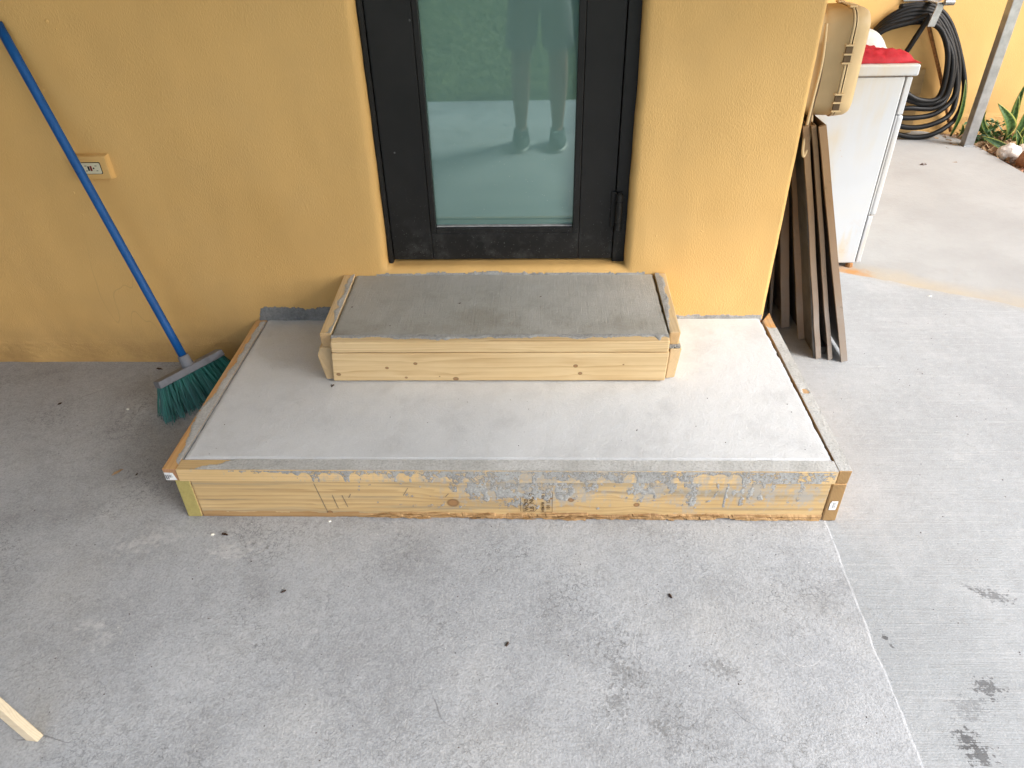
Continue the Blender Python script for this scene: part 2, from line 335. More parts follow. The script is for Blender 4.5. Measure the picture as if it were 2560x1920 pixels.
# wood -----------------------------------------------------------
def m_wood(name, axis, lo, hi, line, knots=(), freq=70.0, grey=0.0, greycol=(0.28, 0.26, 0.21), endcol=None, band=0.0, offs=(0, 0, 0), stain=0.0, linew=0.75, wash=()):
    """axis: board length. knots: (along, across, radius) in world metres; across is z (upright faces) or the other horizontal"""
    g = G(name); p = g.xyz(); L = p[axis]; A = p[2]; B = p[1-axis]
    ac = g.add(A, B)
    L2 = g.add(L, offs[0])
    wob = g.noise(1.0, 3, 0.5, v=g.comb(g.mul(L2, 1.1), g.mul(A, 5), g.mul(B, 5)))
    co = g.add(g.add(ac, offs[1]), g.mul(g.add(wob, -0.5), 0.05))
    kmask = None
    for kl, ka, kr in knots:
        dl = g.mul(g.add(L, -kl), 0.55); da = g.add(A, -ka); d = g.ma('SQRT', g.add(g.mul(dl, dl), g.mul(da, da)))
        w = g.ma('EXPONENT', g.mul(g.mul(d, d), -1/(kr*kr*9)))
        co = g.add(co, g.mul(g.mul(w, da), 0.9))
        dk = g.ma('SQRT', g.add(g.mul(g.mul(g.add(L, -kl), g.add(L, -kl)), 0.75), g.mul(da, da)))
        kr *= 0.8; k = g.rng(g.add(dk, g.mul(g.add(wob, -0.5), kr*0.5)), kr*0.62, kr*1.0, 1, 0); ring_ = g.rng(g.ma('ABSOLUTE', g.add(dk, -kr*0.85)), 0.0, kr*0.35, 0.75, 0); kring = ring_ if kmask is None else g.ma('MAXIMUM', kring, ring_); kmask = k if kmask is None else g.ma('MAXIMUM', kmask, k)
    irr = g.noise(1.0, 2, 0.5, v=g.comb(g.mul(L2, 0.25), g.mul(ac, 34), 0.0)); co = g.add(co, g.mul(g.add(irr, -0.5), 0.045))
    rings = g.ma('FRACT', g.mul(co, freq)); late = g.rng(rings, 0.25, 0.95); late = g.mul(late, g.rng(rings, 1.0, 0.95))
    late = g.mul(late, g.rng(g.noise(1.0, 3, 0.6, v=g.comb(g.mul(L2, 1.6), g.mul(ac, 60), 0.0)), 0.35, 0.65, 0.1, 1.0))
    fib = g.noise(1.0, 4, 0.6, v=g.comb(g.mul(L2, 9), g.mul(A, 420), g.mul(B, 420)))
    bl = g.noise(1.0, 4, 0.6, v=g.comb(g.mul(L2, 2.5), g.mul(A, 11), g.mul(B, 11)))
    c = g.mix(g.rng(bl, 0.3, 0.7), lo, hi); c = g.mix(g.mul(late, linew), c, line)
    c = g.mix(g.rng(fib, 0.55, 0.8, 0, 0.3), c, line); c = g.mix(g.rng(fib, 0.45, 0.25, 0, 0.25), c, hi)
    if grey:
        gb = g.noise(1.0, 5, 0.6, v=g.comb(g.mul(L2, 1.3), g.mul(A, 26), g.mul(B, 26))); c = g.mix(g.rng(gb, 0.5, 0.66, 0, grey), c, greycol)
        gs = g.noise(1.0, 5, 0.65, v=g.comb(g.mul(L2, 3.0), g.mul(A, 90), g.mul(B, 90))); c = g.mix(g.rng(gs, 0.6, 0.72, 0, grey*0.8), c, tuple(q*0.7 for q in greycol))
    if stain:
        sn = g.noise(8, 5, 0.65); c = g.mix(g.rng(sn, 0.5, 0.68, 0, stain), c, CEMC)
    if wash:
        wn_ = g.add(g.mul(g.noise(1.0, 4, 0.7, v=g.comb(g.mul(L, 70), g.mul(A, 16), 0.0)), 0.55), g.mul(g.noise(55, 4, 0.7), 0.65)); em = None
        for cx, cz, rx, rz in wash:
            e = g.ell(L, A, cx, cz, rx, rz); em = e if em is None else g.ma('MAXIMUM', em, e)
        wm = g.rng(g.add(em, g.mul(g.add(wn_, -0.6), 4.5)), 0.1, 0.9, 0, 0.78); c = g.mix(wm, c, (0.35, 0.34, 0.315))
    if kmask is not None:
        kr_ = g.ma('FRACT', g.mul(g.add(co, 0.0), freq*2.2)); kc = g.mix(g.mul(kr_, 0.6), (0.24, 0.11, 0.045), (0.42, 0.235, 0.10)); c = g.mix(g.mul(kmask, 0.85), c, kc); c = g.mix(kring, c, (0.13, 0.055, 0.02))
    # end grain
    nx = g.xyz(g.nrm()); en = g.rng(g.ma('ABSOLUTE', nx[axis]), 0.7, 0.8)
    u = g.add(A, 0.08); v = g.add(B, 0.6 if axis == 0 else 0.2)
    rr = g.ma('SQRT', g.add(g.mul(u, u), g.mul(g.add(v, offs[2]), g.add(v, offs[2])))); er = g.ma('FRACT', g.mul(g.add(rr, g.mul(g.noise(9, 2), 0.02)), 260))
    ec = endcol or tuple(q*0.85 for q in lo)
    e1 = g.mix(g.mul(g.rng(er, 0.4, 0.95), 0.45), ec, tuple(q*0.55 for q in ec)); e1 = g.mix(g.rng(g.noise(60, 4), 0.5, 0.75, 0, 0.4), e1, tuple(q*0.6 for q in ec))
    c = g.mix(en, c, e1)
    n = g.bump(g.add(fib, g.mul(late, 0.6)), 0.0007, 0.6)
    return g.fin(c, 0.62, n, spec=0.3)
CEMC = (0.45, 0.45, 0.43)
PINE = dict(lo=(0.65, 0.46, 0.235), hi=(0.75, 0.565, 0.32), line=(0.43, 0.255, 0.10))
OLD = dict(lo=(0.50, 0.335, 0.15), hi=(0.63, 0.45, 0.225), line=(0.32, 0.19, 0.08))
ORANGE = dict(lo=(0.56, 0.315, 0.125), hi=(0.66, 0.40, 0.175), line=(0.42, 0.205, 0.07))
W_LOWER_FRONT = m_wood('weathered_pine_board', 0, knots=((-0.53, 0.022, 0.009), (-0.18, 0.062, 0.018), (0.145, 0.075, 0.009), (0.325, 0.058, 0.009), (0.09, 0.08, 0.004)), freq=62, grey=0.75, greycol=(0.255, 0.225, 0.165), wash=((-0.02, 0.12, 0.22, 0.075), (0.12, 0.10, 0.14, 0.06), (0.36, 0.115, 0.10, 0.06), (0.47, 0.085, 0.05, 0.08), (0.64, 0.11, 0.14, 0.06), (0.77, 0.1, 0.06, 0.06)), **OLD)
W_LOWER_RAIL = m_wood('rail_pine', 0, freq=95, offs=(3, 0.013, 0), wash=((0.15, 0.165, 0.75, 0.12),), lo=(0.60, 0.41, 0.19), hi=(0.70, 0.50, 0.26), line=(0.45, 0.285, 0.12))
W_LEFT_RAIL = m_wood('orange_pine_rail', 1, freq=60, endcol=(0.42, 0.22, 0.11), stain=0.25, **ORANGE)
W_LEFT_BOARD = m_wood('greenish_pine_board', 1, freq=60, endcol=(0.42, 0.345, 0.12), **OLD)
W_RIGHT = m_wood('brown_pine_board', 1, freq=60, endcol=(0.34, 0.205, 0.085), stain=0.6, offs=(1, 0, 0.05), **ORANGE)
W_UP_FRONT = m_wood('new_pine_front_board', 0, knots=((-0.565, 0.219, 0.0075), (-0.41, 0.245, 0.006), (-0.32, 0.262, 0.0065), (-0.355, 0.205, 0.005), (-0.20, 0.2, 0.0095), (0.17, 0.252, 0.0075), (0.185, 0.222, 0.007), (-0.25, 0.21, 0.0025), (0.315, 0.257, 0.003)), freq=48, offs=(5, 0.031, 0), linew=0.6, **PINE)
W_UP_RAIL = m_wood('new_pine_front_rail', 0, freq=105, offs=(9, 0.007, 0), linew=0.85, **PINE)
W_UP_SIDE = m_wood('new_pine_side_rail', 1, freq=75, endcol=(0.60, 0.39, 0.19), stain=0.18, offs=(2, 0, 0), linew=0.5, **PINE)
W_UP_BLOCK = m_wood('new_pine_side_board', 1, freq=75, endcol=(0.62, 0.44, 0.24), offs=(4, 0, 0.07), linew=0.5, **PINE)
W_STAKE = m_wood('pale_stake_wood', 0, freq=60, lo=(0.66, 0.54, 0.37), hi=(0.76, 0.64, 0.46), line=(0.55, 0.42, 0.26), linew=0.35)
W_PLY = m_wood('old_plywood', 0, freq=30, lo=(0.44, 0.28, 0.115), hi=(0.54, 0.36, 0.16), line=(0.35, 0.21, 0.085), linew=0.5)

# others -----------------------------------------------------------
def m_black():
    g = G('black_painted_aluminium'); x, y, z = g.xyz()
    c = g.mix(g.rng(g.noise(6, 4), 0.3, 0.7), (0.012, 0.0115, 0.011), (0.018, 0.017, 0.016))
    low = g.rng(z, 0.75, 0.42)
    d = g.mul(g.rng(g.vor(170), 0.1, 0.22, 1, 0), g.rng(g.noise(60, 3), 0.5, 0.6)); c = g.mix(g.mul(d, g.mul(low, 0.55)), c, (0.30, 0.30, 0.29))
    du = g.mul(g.rng(g.noise(14, 6, 0.7), 0.5, 0.75), g.mul(g.rng(z, 0.56, 0.40), 0.28)); c = g.mix(du, c, (0.2, 0.2, 0.195))
    sp = g.mul(g.rng(g.vor(14), 0.03, 0.06, 1, 0), g.rng(g.noise(9, 2), 0.55, 0.6)); c = g.mix(g.mul(sp, 0.5), c, (0.35, 0.35, 0.34))
    return g.fin(c, g.rng(g.noise(20, 4), 0.3, 0.7, 0.38, 0.52), g.bump(g.noise(240, 2), 0.0005, 0.35), spec=0.25)
BLACK = m_black()
def m_glass():
    g = G('laminated_teal_glass')
    c = g.mix(g.rng(g.noise(1.2, 3), 0.3, 0.7), (0.12, 0.21, 0.19), (0.13, 0.225, 0.203))
    d = g.mul(g.rng(g.vor(95), 0.06, 0.12, 1, 0), g.rng(g.noise(23, 3), 0.57, 0.63)); z = g.xyz()[2]
    c = g.mix(g.mul(d, g.rng(z, 0.95, 0.55, 0.1, 0.6)), c, (0.55, 0.58, 0.56))
    g.fin(c, 0.6, None, spec=0.2)
    gl = g.N.new('ShaderNodeBsdfGlossy'); gl.inputs['Roughness'].default_value = 0.02; gl.inputs['Color'].default_value = (0.80, 1.0, 0.92, 1)
    lw = g.N.new('ShaderNodeFresnel'); lw.inputs['IOR'].default_value = 1.6
    fac = g.ma('ADD', g.mul(lw.outputs[0], 1.2), 0.115, cl=True)
    mx = g.N.new('ShaderNodeMixShader'); g.L.new(fac, mx.inputs[0]); g.L.new(g.b.outputs[0], mx.inputs[1]); g.L.new(gl.outputs[0], mx.inputs[2]); g.L.new(mx.outputs[0], g.out.inputs['Surface'])
    return g.m
GLASS = m_glass()
def m_dryer():
    g = G('white_enamel_with_rust'); x, y, z = g.xyz()
    c = g.mix(g.rng(g.noise(3, 4), 0.3, 0.7), (0.49, 0.51, 0.53), (0.54, 0.56, 0.58))
    v = g.noise(1.0, 5, 0.6, v=g.vmul(g.pos(), (9, 9, 1.6))); m = g.mul(g.rng(v, 0.44, 0.64), g.rng(g.noise(2.1, 3, v=g.vadd(g.pos(), (0.6, 0, 0.3))), 0.3, 0.5)); c = g.mix(g.mul(m, 0.8), c, (0.55, 0.42, 0.21)); c = g.mix(g.rng(g.noise(5, 5, 0.7), 0.5, 0.75, 0, 0.35), c, (0.55, 0.54, 0.50))
    ed = g.rng(g.noise(11, 5, 0.7), 0.6, 0.74, 0, 0.5); c = g.mix(g.mul(ed, g.rng(z, 0.3, 0.0)), c, (0.5, 0.27, 0.1))
    sp = g.mul(g.rng(g.vor(33), 0.04, 0.1, 1, 0), g.rng(g.noise(13, 3), 0.6, 0.66)); c = g.mix(g.mul(sp, 0.8), c, (0.42, 0.23, 0.12))
    return g.fin(c, 0.34, g.bump(g.noise(5, 2), 0.004, 0.15), spec=0.5)
DRYER = m_dryer()
RUST = plain('rusty_steel', (0.33, 0.16, 0.06), 0.85, 0.4, 60, 0.002)
def m_panel():
    g = G('bronze_painted_metal'); x, y, z = g.xyz()
    c = g.mix(g.rng(g.noise(4, 5), 0.3, 0.7), (0.24, 0.135, 0.062), (0.33, 0.20, 0.10))
    c = g.mix(g.mul(g.rng(z, 0.62, 0.02), g.rng(g.noise(6, 5), 0.2, 0.65, 0.45, 1.0)), c, (0.34, 0.32, 0.295))
    c = g.mix(g.rng(g.noise(40, 5, 0.7), 0.6, 0.72, 0, 0.4), c, (0.09, 0.06, 0.035))
    return g.fin(c, 0.5, g.bump(g.noise(120, 3), 0.001, 0.5), 0.2)
PANEL = m_panel()
GREYPANEL = plain('dark_grey_metal', (0.10, 0.098, 0.092), 0.55, 0.3, 20, 0.001, 0.3)
GALV = plain('galvanised_steel', (0.42, 0.43, 0.435), 0.42, 0.22, 16, 0.0008, 0.75)
HOSE = plain('black_rubber', (0.006, 0.006, 0.0065), 0.5, 0.3, 20, 0.0, 0, 0.25)
BEIGE = plain('beige_painted_plastic', (0.66, 0.475, 0.25), 0.5, 0.09, 8, 0.0006)
BEIGE_DARK = plain('brown_gasket', (0.12, 0.075, 0.035), 0.7, 0.3, 30)
BLUE = None
def m_blue():
    g = G('scuffed_blue_tube'); v = g.noise(1, 5, 0.65, v=g.vmul(g.pos(), (30, 30, 7)))
    c = g.mix(g.rng(v, 0.3, 0.7), (0.003, 0.065, 0.235), (0.006, 0.10, 0.34)); c = g.mix(g.rng(g.noise(50, 5, 0.7), 0.62, 0.72, 0, 0.5), c, (0.012, 0.02, 0.05)); c = g.mix(g.rng(g.noise(1, 4, 0.7, v=g.vmul(g.pos(), (120, 120, 14))), 0.6, 0.75, 0, 0.35), c, (0.06, 0.19, 0.42))
    return g.fin(c, 0.45, None, spec=0.3)
BLUE = m_blue()
BROOMGREY = plain('grey_broom_plastic', (0.19, 0.195, 0.21), 0.55, 0.15, 25, 0.0006)
BRISTLE = None
def m_bristle():
    g = G('green_bristles'); g.pos(); c = g.mix(g.co.outputs['Random Per Island'], (0.006, 0.085, 0.065), (0.038, 0.27, 0.205)); return g.fin(c, 0.4, None, spec=0.5)
BRISTLE = m_bristle()
CREAM = plain('cream_plastic', (0.66, 0.62, 0.46), 0.4, 0.05, 20)
INKBLACK = plain('black_plastic', (0.01, 0.01, 0.01), 0.5, 0.2)
REDBTN = plain('red_plastic', (0.22, 0.012, 0.012), 0.45, 0.2)
PAPER = plain('white_label_paper', (0.80, 0.80, 0.79), 0.6, 0.05, 60)
INK = plain('stamp_ink', (0.10, 0.065, 0.035), 0.8, 0.5, 130)
INKGREY = plain('barcode_ink', (0.13, 0.13, 0.14), 0.7, 0.3, 200)
def m_leaf(name, a, b, edge):
    g = G(name); tc = g.N.new('ShaderNodeTexCoord'); u = g.xyz(tc.outputs['UV'])
    band = g.noise(1, 3, 0.6, v=g.comb(g.mul(u[0], 3), g.mul(u[1], 26), g.xyz()[0])); c = g.mix(g.rng(band, 0.42, 0.58), a, b)
    e = g.rng(g.ma('ABSOLUTE', g.add(u[0], -0.5)), 0.40, 0.45); c = g.mix(e, c, edge)
    return g.fin(c, 0.4, None, spec=0.5)
SNAKE = m_leaf('snake_plant_leaf', (0.018, 0.055, 0.014), (0.075, 0.15, 0.045), (0.34, 0.36, 0.08))
LEAF = plain('green_leaf', (0.045, 0.10, 0.022), 0.5, 0.5, 9)
WEED = plain('weed_leaf', (0.035, 0.10, 0.02), 0.5, 0.4, 40)
BARK = plain('bark', (0.10, 0.075, 0.05), 0.9, 0.3, 30, 0.003)
DRYLEAF = plain('dry_leaf', (0.30, 0.19, 0.10), 0.8, 0.4, 40)
BUG = plain('dead_insect_shell', (0.045, 0.022, 0.012), 0.4, 0.5, 300)
CHAFF = plain('pale_crumb', (0.72, 0.68, 0.58), 0.8, 0.1)
RED = None
def m_cloth(name, a, b, wv=500):
    g = G(name); c = g.mix(g.rng(g.noise(24, 5, 0.7), 0.4, 0.65), a, b)
    return g.fin(c, 0.7, g.bump(g.noise(wv, 3), 0.0015, 0.6), spec=0.3)
RED = m_cloth('red_cloth', (0.33, 0.008, 0.014), (0.45, 0.014, 0.022)); WHITEBAG = m_cloth('white_sacking', (0.50, 0.48, 0.43), (0.62, 0.60, 0.55)); YELLOW = m_cloth('yellow_cloth', (0.62, 0.30, 0.02), (0.70, 0.36, 0.03))
ROCKW = plain('white_rock', (0.66, 0.60, 0.54), 0.85, 0.3, 22, 0.004); ROCKP = plain('pink_brown_rock', (0.40, 0.205, 0.125), 0.7, 0.35, 14, 0.004)
def m_soil():
    g = G('dry_soil_litter'); c = g.mix(g.rng(g.noise(14, 6, 0.7), 0.35, 0.65), (0.10, 0.062, 0.038), (0.27, 0.185, 0.125)); c = g.mix(g.rng(g.vor(60), 0.2, 0.4, 0.6, 0), c, (0.45, 0.35, 0.27))
    return g.fin(c, 0.9, g.bump(g.noise(60, 5, 0.7), 0.02, 0.7))
SOIL = m_soil()
def m_lawn():
    g = G('lawn_turf'); c = g.mix(g.rng(g.noise(3, 6, 0.6), 0.35, 0.65), (0.10, 0.135, 0.035), (0.16, 0.195, 0.06)); c = g.mix(g.rng(g.noise(60, 4), 0.45, 0.7), c, (0.22, 0.24, 0.085))
    return g.fin(c, 0.9, g.bump(g.noise(90, 4, 0.7), 0.03, 0.8))
LAWN = m_lawn()
GRASS = plain('grass_blades', (0.17, 0.23, 0.07), 0.6, 0.55, 7)
CEIL = plain('white_porch_ceiling', (0.55, 0.56, 0.57), 0.8, 0.05, 4)
SKIN = plain('skin', (0.26, 0.15, 0.10), 0.5, 0.08, 20); SHORTS = plain('grey_shorts_cloth', (0.16, 0.165, 0.165), 0.85, 0.15, 30, 0.001); SHIRT = plain('light_shirt_cloth', (0.42, 0.43, 0.44), 0.85, 0.1, 12, 0.001)
SHOE = plain('sports_shoe_mesh', (0.09, 0.12, 0.118), 0.7, 0.6, 45, 0.001); SOLE = plain('shoe_sole', (0.62, 0.62, 0.6), 0.6, 0.1); HAIR = plain('dark_hair', (0.03, 0.02, 0.014), 0.6, 0.4, 60, 0.002)

# ================================================================== SETTING
# patio edge: cold joint towards the walkway, slightly wandering
def jx(y): return 0.853+0.028*clamp((-y-0.75)/0.75, 0, 2)*-1+0.008*fr(y*2.6, 1.3)+0.003*fr(y*17, 5.1)
YS = [0.3]+[-i*0.012 for i in range(0, 330)]
YF = -3.74
YS = [y for y in YS if y > YF]+[YF]
V = []; F = []
for y in YS:
    e = jx(y); V += [(-7, y, 0.003), (e-0.007+0.004*fr(y*11, 3), y, 0.003), (e-0.002, y, 0.0015+0.001*fr(y*9, 2)), (e+0.001, y, -0.006)]
for i in range(len(YS)-1):
    for k in range(3): F.append((i*4+k, (i+1)*4+k, (i+1)*4+k+1, i*4+k+1))
patio = link('patio_floor', mesh('patio_floor', V, F), PATIO, smooth=False, kind='structure')
# walkway topping with a ragged far edge
def ey(x): return 1.50-0.54*x+0.022*fr(x*4, 3.1)+0.01*fr(x*17, 9)
V = []; F = []
XS = [0.80+i*0.02 for i in range(0, 107)]+[2.93]
def wl(x, y):
    return max(x, jx(y)-0.004)
NY = 40
for i, x in enumerate(XS):
    ye = ey(x)
    for j in range(NY+1):
        y = YF+(ye-YF)*j/NY
        xx = wl(x, y) if i == 0 else x
        V.append((xx, y, 0.0))
    V.append((x, ye+0.006, -0.008))
for i in range(len(XS)-1):
    for j in range(NY+1): F.append((i*(NY+2)+j, (i+1)*(NY+2)+j, (i+1)*(NY+2)+j+1, i*(NY+2)+j+1))
link('walkway_floor', mesh('walkway_floor', V, F), WALK, kind='structure')
link('back_floor', mesh('back_floor', [(0.8, 0.0, -0.0045), (2.94, -0.3, -0.0045), (2.935, 2.0, -0.0045), (2.92, 2.55, -0.0045), (2.87, 2.75, -0.0045), (2.74, 2.9, -0.0045), (2.6, 2.98, -0.0045), (0.8, 2.98, -0.0045)], [tuple(range(8))]), BACK, kind='structure')
# soil bed and lawn
def grid(name, x0, x1, y0, y1, nx, ny, zf):
    V = [(x0+(x1-x0)*i/nx, y0+(y1-y0)*j/ny, zf(x0+(x1-x0)*i/nx, y0+(y1-y0)*j/ny)) for i in range(nx+1) for j in range(ny+1)]
    F = [(i*(ny+1)+j, (i+1)*(ny+1)+j, (i+1)*(ny+1)+j+1, i*(ny+1)+j+1) for i in range(nx) for j in range(ny)]
    return mesh(name, V, F)
link('planter_soil', grid('planter_soil', 2.5, 5.5, 0.2, 3.1, 90, 90, lambda x, y: -0.03+0.018*fr(x*7, y*7)), SOIL, smooth=True, kind='structure')
link('lawn', mesh('lawn', [(-150, -150, -0.04), (150, -150, -0.04), (150, 150, -0.04), (-150, 150, -0.04)], [(0, 1, 2, 3)]), LAWN, kind='structure')
# slab edge below the patio so it has depth
link('patio_edge', bx('patio_edge', -7, 2.93, YF+0.002, YF+0.1, -0.2, -0.009, 0), PATIO, kind='structure')

# ================================================================== HOUSE
house = empty('house', (0, 0.1, 0), 'ochre stucco house wall around the black glazed door and its corner', 'house')
def und(x, z): return 0.006*fr(x*2.6, z*1.1, 5)+0.0018*fr(x*9, z*5, 2)
OL, OR_, OB, OT = -0.462, 0.352, 0.386, 2.42     # opening at the frame
RF = 0.026                                       # rounding of the plaster arris
WX1 = 0.854
V = []; F = []
def gridxz(x0, x1, z0, z1, st):
    nx = max(1, int(round((x1-x0)/st))); nz = max(1, int(round((z1-z0)/st))); b = len(V)
    for i in range(nx+1):
        for j in range(nz+1):
            x = x0+(x1-x0)*i/nx; z = z0+(z1-z0)*j/nz; V.append((x, und(x, z), z))
    for i in range(nx):
        for j in range(nz): F.append((b+i*(nz+1)+j, b+(i+1)*(nz+1)+j, b+(i+1)*(nz+1)+j+1, b+i*(nz+1)+j+1))
M = 0.06
gridxz(-6.5, -2.2, -0.02, 2.7, 0.2); gridxz(-2.2, OL-M, -0.02, 2.7, 0.03); gridxz(OR_+M, WX1-0.015, -0.02, 2.7, 0.03)
gridxz(OL-M, OR_+M, -0.02, OB-M, 0.03); gridxz(OL-M, OR_+M, OT+M, 2.7, 0.03)
# rings round the opening: sharp bottom corners, rounded arris, wavy reveal
def ring(off, y, n1=70, n2=30):
    x0, x1, z0, z1 = OL-off, OR_+off, OB-off, OT+off; P = []
    for i in range(n2): P.append((x0+(x1-x0)*i/n2, z0))
    for i in range(n1): P.append((x1, z0+(z1-z0)*i/n1))
    for i in range(n2): P.append((x1+(x0-x1)*i/n2, z1))
    for i in range(n1): P.append((x0, z1+(z0-z1)*i/n1))
    out = []
    for x, z in P:
        wv = 0.0035*fr(x*5+3, z*5, 4) if off < M*0.9 else 0
        out.append((x+(wv if abs(x-x0) < 1e-6 or abs(x-x1) < 1e-6 else 0), und(x, z)+y, z+(wv*0.5 if abs(z-z0) < 1e-6 else 0)))
    return out
prof = [(M, 0.0), (RF, 0.0)]+[(RF*(1-math.sin(a)), RF*(1-math.cos(a))) for a in [math.radians(k) for k in (20, 40, 60, 80)]]+[(0.0, RF), (0.0, 0.05), (0.0, 0.09)]
base = len(V); NR = 200
for off, y in prof: V += ring(off, y)
for r in range(len(prof)-1):
    for k in range(NR): F.append((base+r*NR+k, base+r*NR+(k+1) % NR, base+(r+1)*NR+(k+1) % NR, base+(r+1)*NR+k))
# rounded outside corner into the return wall
b = len(V); nz = 90
angs = [0, 15, 30, 45, 60, 75, 90]
for j in range(nz+1):
    z = -0.02+2.72*j/nz
    for a in angs:
        r = 0.015; t = math.radians(a); V.append((WX1-r+r*math.sin(t)+0.0015*fr(z*6, 3), und(WX1-r, z)*(1-a/90)+r-r*math.cos(t), z))
    V.append((WX1, 0.6, z)); V.append((WX1, 3.0, z))
na = len(angs)+2
for j in range(nz):
    for k in range(na-1): F.append((b+j*na+k, b+j*na+k+1, b+(j+1)*na+k+1, b+(j+1)*na+k))
me = mesh('wall', V, F); bm = bmesh.new(); bm.from_mesh(me); me = from_bm('wall', bm)
part('wall', me, STUCCO, house, True, label='front wall of ochre stucco with the door recess')
# wing wall behind, unseen side wall and porch roof sized to block light, house roof
part('wall', hexa('wall', [(0.7, 2.92, -0.1), (7, 2.92, -0.1), (7, 3.2, -0.1), (0.7, 3.2, -0.1), (0.7, 2.92, 2.7), (7, 2.92, 2.7), (7, 3.2, 2.7), (0.7, 3.2, 2.7)], 0), STUCCO, house, label='ochre wall behind the coiled hose')
part('wall', bx('wall', -2.25, -2.05, -3.3, -0.02, -0.02, 2.7, 0), plain('added_side_wall_grey', (0.31, 0.30, 0.28), 0.8, 0.06, 3), house, label='unseen grey side wall added to darken the porch on the left')  # unseen wall, added to block light from the left; grey chosen for its bounce
part('shade_porch_roof', bx('shade_porch_roof', -3.3, 3.3, -3.3, 0.3, 2.702, 2.86, 0), CEIL, house)  # unseen roof, its depth and width stretched to shade porch and walkway
part('roof', bx('roof', -6.6, 3.3, 0.302, 6.0, 2.702, 2.9, 0), CEIL, house)
# door frame -------------------------------------------------------
FY = 0.046
frm = part('door_frame', bx('door_frame', OL-0.004, -0.4455, FY-0.004, FY+0.06, OB-0.004, OT, 0.002), BLACK, house)
def sub(name, me, mat, root, smooth=False, **k): return part(name, me, mat, root, smooth, **k)
sub('frame_jamb', bx('frame_jamb', 0.3115, OR_+0.004, FY-0.003, FY+0.06, OB-0.004, OT, 0.003), BLACK, frm)
sub('frame_head', bx('frame_head', -0.445, 0.311, FY-0.003, FY+0.06, OT-0.05, OT, 0.002), BLACK, frm)
sub('frame_stop', bx('frame_stop', -0.4455, 0.3115, FY+0.046, FY+0.07, OB-0.003, OT-0.05, 0), INKBLACK, frm)
# inner step line on the left jamb
sub('frame_rebate', bx('frame_rebate', OL+0.004, -0.4475, FY-0.011, FY-0.0045, OB, OT-0.01, 0.0015), BLACK, frm)
DY = 0.050
door = part('door', bx('door', -0.4435, -0.3065, DY, DY+0.044, 0.394, OT-0.054, 0.0022), BLACK, house, label='black glazed door leaf')
sub('door_stile', bx('door_stile', 0.1945, 0.3095, DY, DY+0.044, 0.394, OT-0.054, 0.0022), BLACK, door)
sub('bottom_rail', bx('bottom_rail', -0.3057, 0.1937, DY+0.0004, DY+0.044, 0.394, 0.490, 0.0018), BLACK, door)
sub('top_rail', bx('top_rail', -0.3057, 0.1937, DY+0.0004, DY+0.044, OT-0.17, OT-0.054, 0.0018), BLACK, door)
for nm, a in (('left', (-0.3055, -0.2885, 0.4912, OT-0.171)), ('right', (0.1735, 0.1935, 0.4912, OT-0.171)), ('low', (-0.288, 0.173, 0.4912, 0.5085))):
    sub('glazing_bead', bx('glazing_bead', a[0], a[1], DY-0.003, DY+0.03, a[2], a[3], 0.002), BLACK, door)
sub('glazing_gasket', bx('glazing_gasket', -0.2875, 0.1725, DY+0.008, DY+0.026, 0.509, 0.5125, 0.0008), plain('pale_gasket', (0.34, 0.34, 0.34), 0.6, 0.3, 40), door)
sub('glass_pane', bx('glass_pane', -0.2945, 0.1795, DY+0.021, DY+0.027, 0.500, OT-0.165, 0), GLASS, door, label='teal laminated glass mirroring patio and lawn')
# hinge: two leaves, three knuckles, pin heads
hg = sub('hinge', bx('hinge', 0.297, 0.313, DY-0.007, DY-0.0006, 0.512, 0.632, 0.002), BLACK, door)
sub('hinge', bx('hinge', 0.3135, 0.336, FY-0.008, FY-0.0035, 0.508, 0.634, 0.002), BLACK, door)
for z0, z1 in ((0.505, 0.529), (0.5305, 0.602), (0.6035, 0.628)):
    pts = [(0.3215, DY-0.017, z0), (0.3215, DY-0.017, z1)]
    sub('hinge_knuckle', tube('hinge_knuckle', pts, 0.0115, 16), BLACK, door, False)
sub('hinge_pin', tube('hinge_pin', [(0.3215, DY-0.017, 0.628), (0.3215, DY-0.017, 0.633)], 0.008, 12), BLACK, door)

# ================================================================== LOWER STEP
H1 = 0.185
SY0, SY1 = -0.7655, 0.0
SXL, SXR = -0.9172, 0.8388
low = empty('concrete_step', (-0.04, -0.4, 0), 'wide low concrete step, dry and pale grey, inside wooden formwork', 'step')
def topz(x, y): return H1+0.0002+0.0010*fr(x*3, y*3)+0.0006*fr(x*16, y*16, 4)
def slab(name, x0, x1, y0, y1, zf, zb, nx, ny, mat, root, ragl=0.0, ragr=0.0, ragf=0.0, eb=0.004):
    V = []; F = []
    for i in range(nx+1):
        for j in range(ny+1):
            x = x0+(x1-x0)*i/nx; y = y0+(y1-y0)*j/ny
            if i == 0: x += ragl*abs(fr(y*22, 3.3, 1, 5))
            if i == nx: x -= ragr*abs(fr(y*22, 7.7, 2, 5))
            if j == 0: y += ragf*abs(fr(x*22, 1.7, 3, 5))
            z = zf(x, y)-(eb if i in (0, nx) or j == 0 else 0)
            V.append((x, y, z))
    for i in range(nx):
        for j in range(ny): F.append((i*(ny+1)+j, (i+1)*(ny+1)+j, (i+1)*(ny+1)+j+1, i*(ny+1)+j+1))
    # skirt
    rim = [i*(ny+1) for i in range(nx+1)]+[nx*(ny+1)+j for j in range(1, ny+1)]+[i*(ny+1)+ny for i in range(nx-1, -1, -1)]+[j for j in range(ny-1, 0, -1)]
    b = len(V)
    for k in rim: V.append((V[k][0], V[k][1], zb))
    n = len(rim)
    for k in range(n): F.append((rim[k], b+k, b+(k+1) % n, rim[(k+1) % n]))
    return part(name, mesh(name, V, F), mat, root, False)
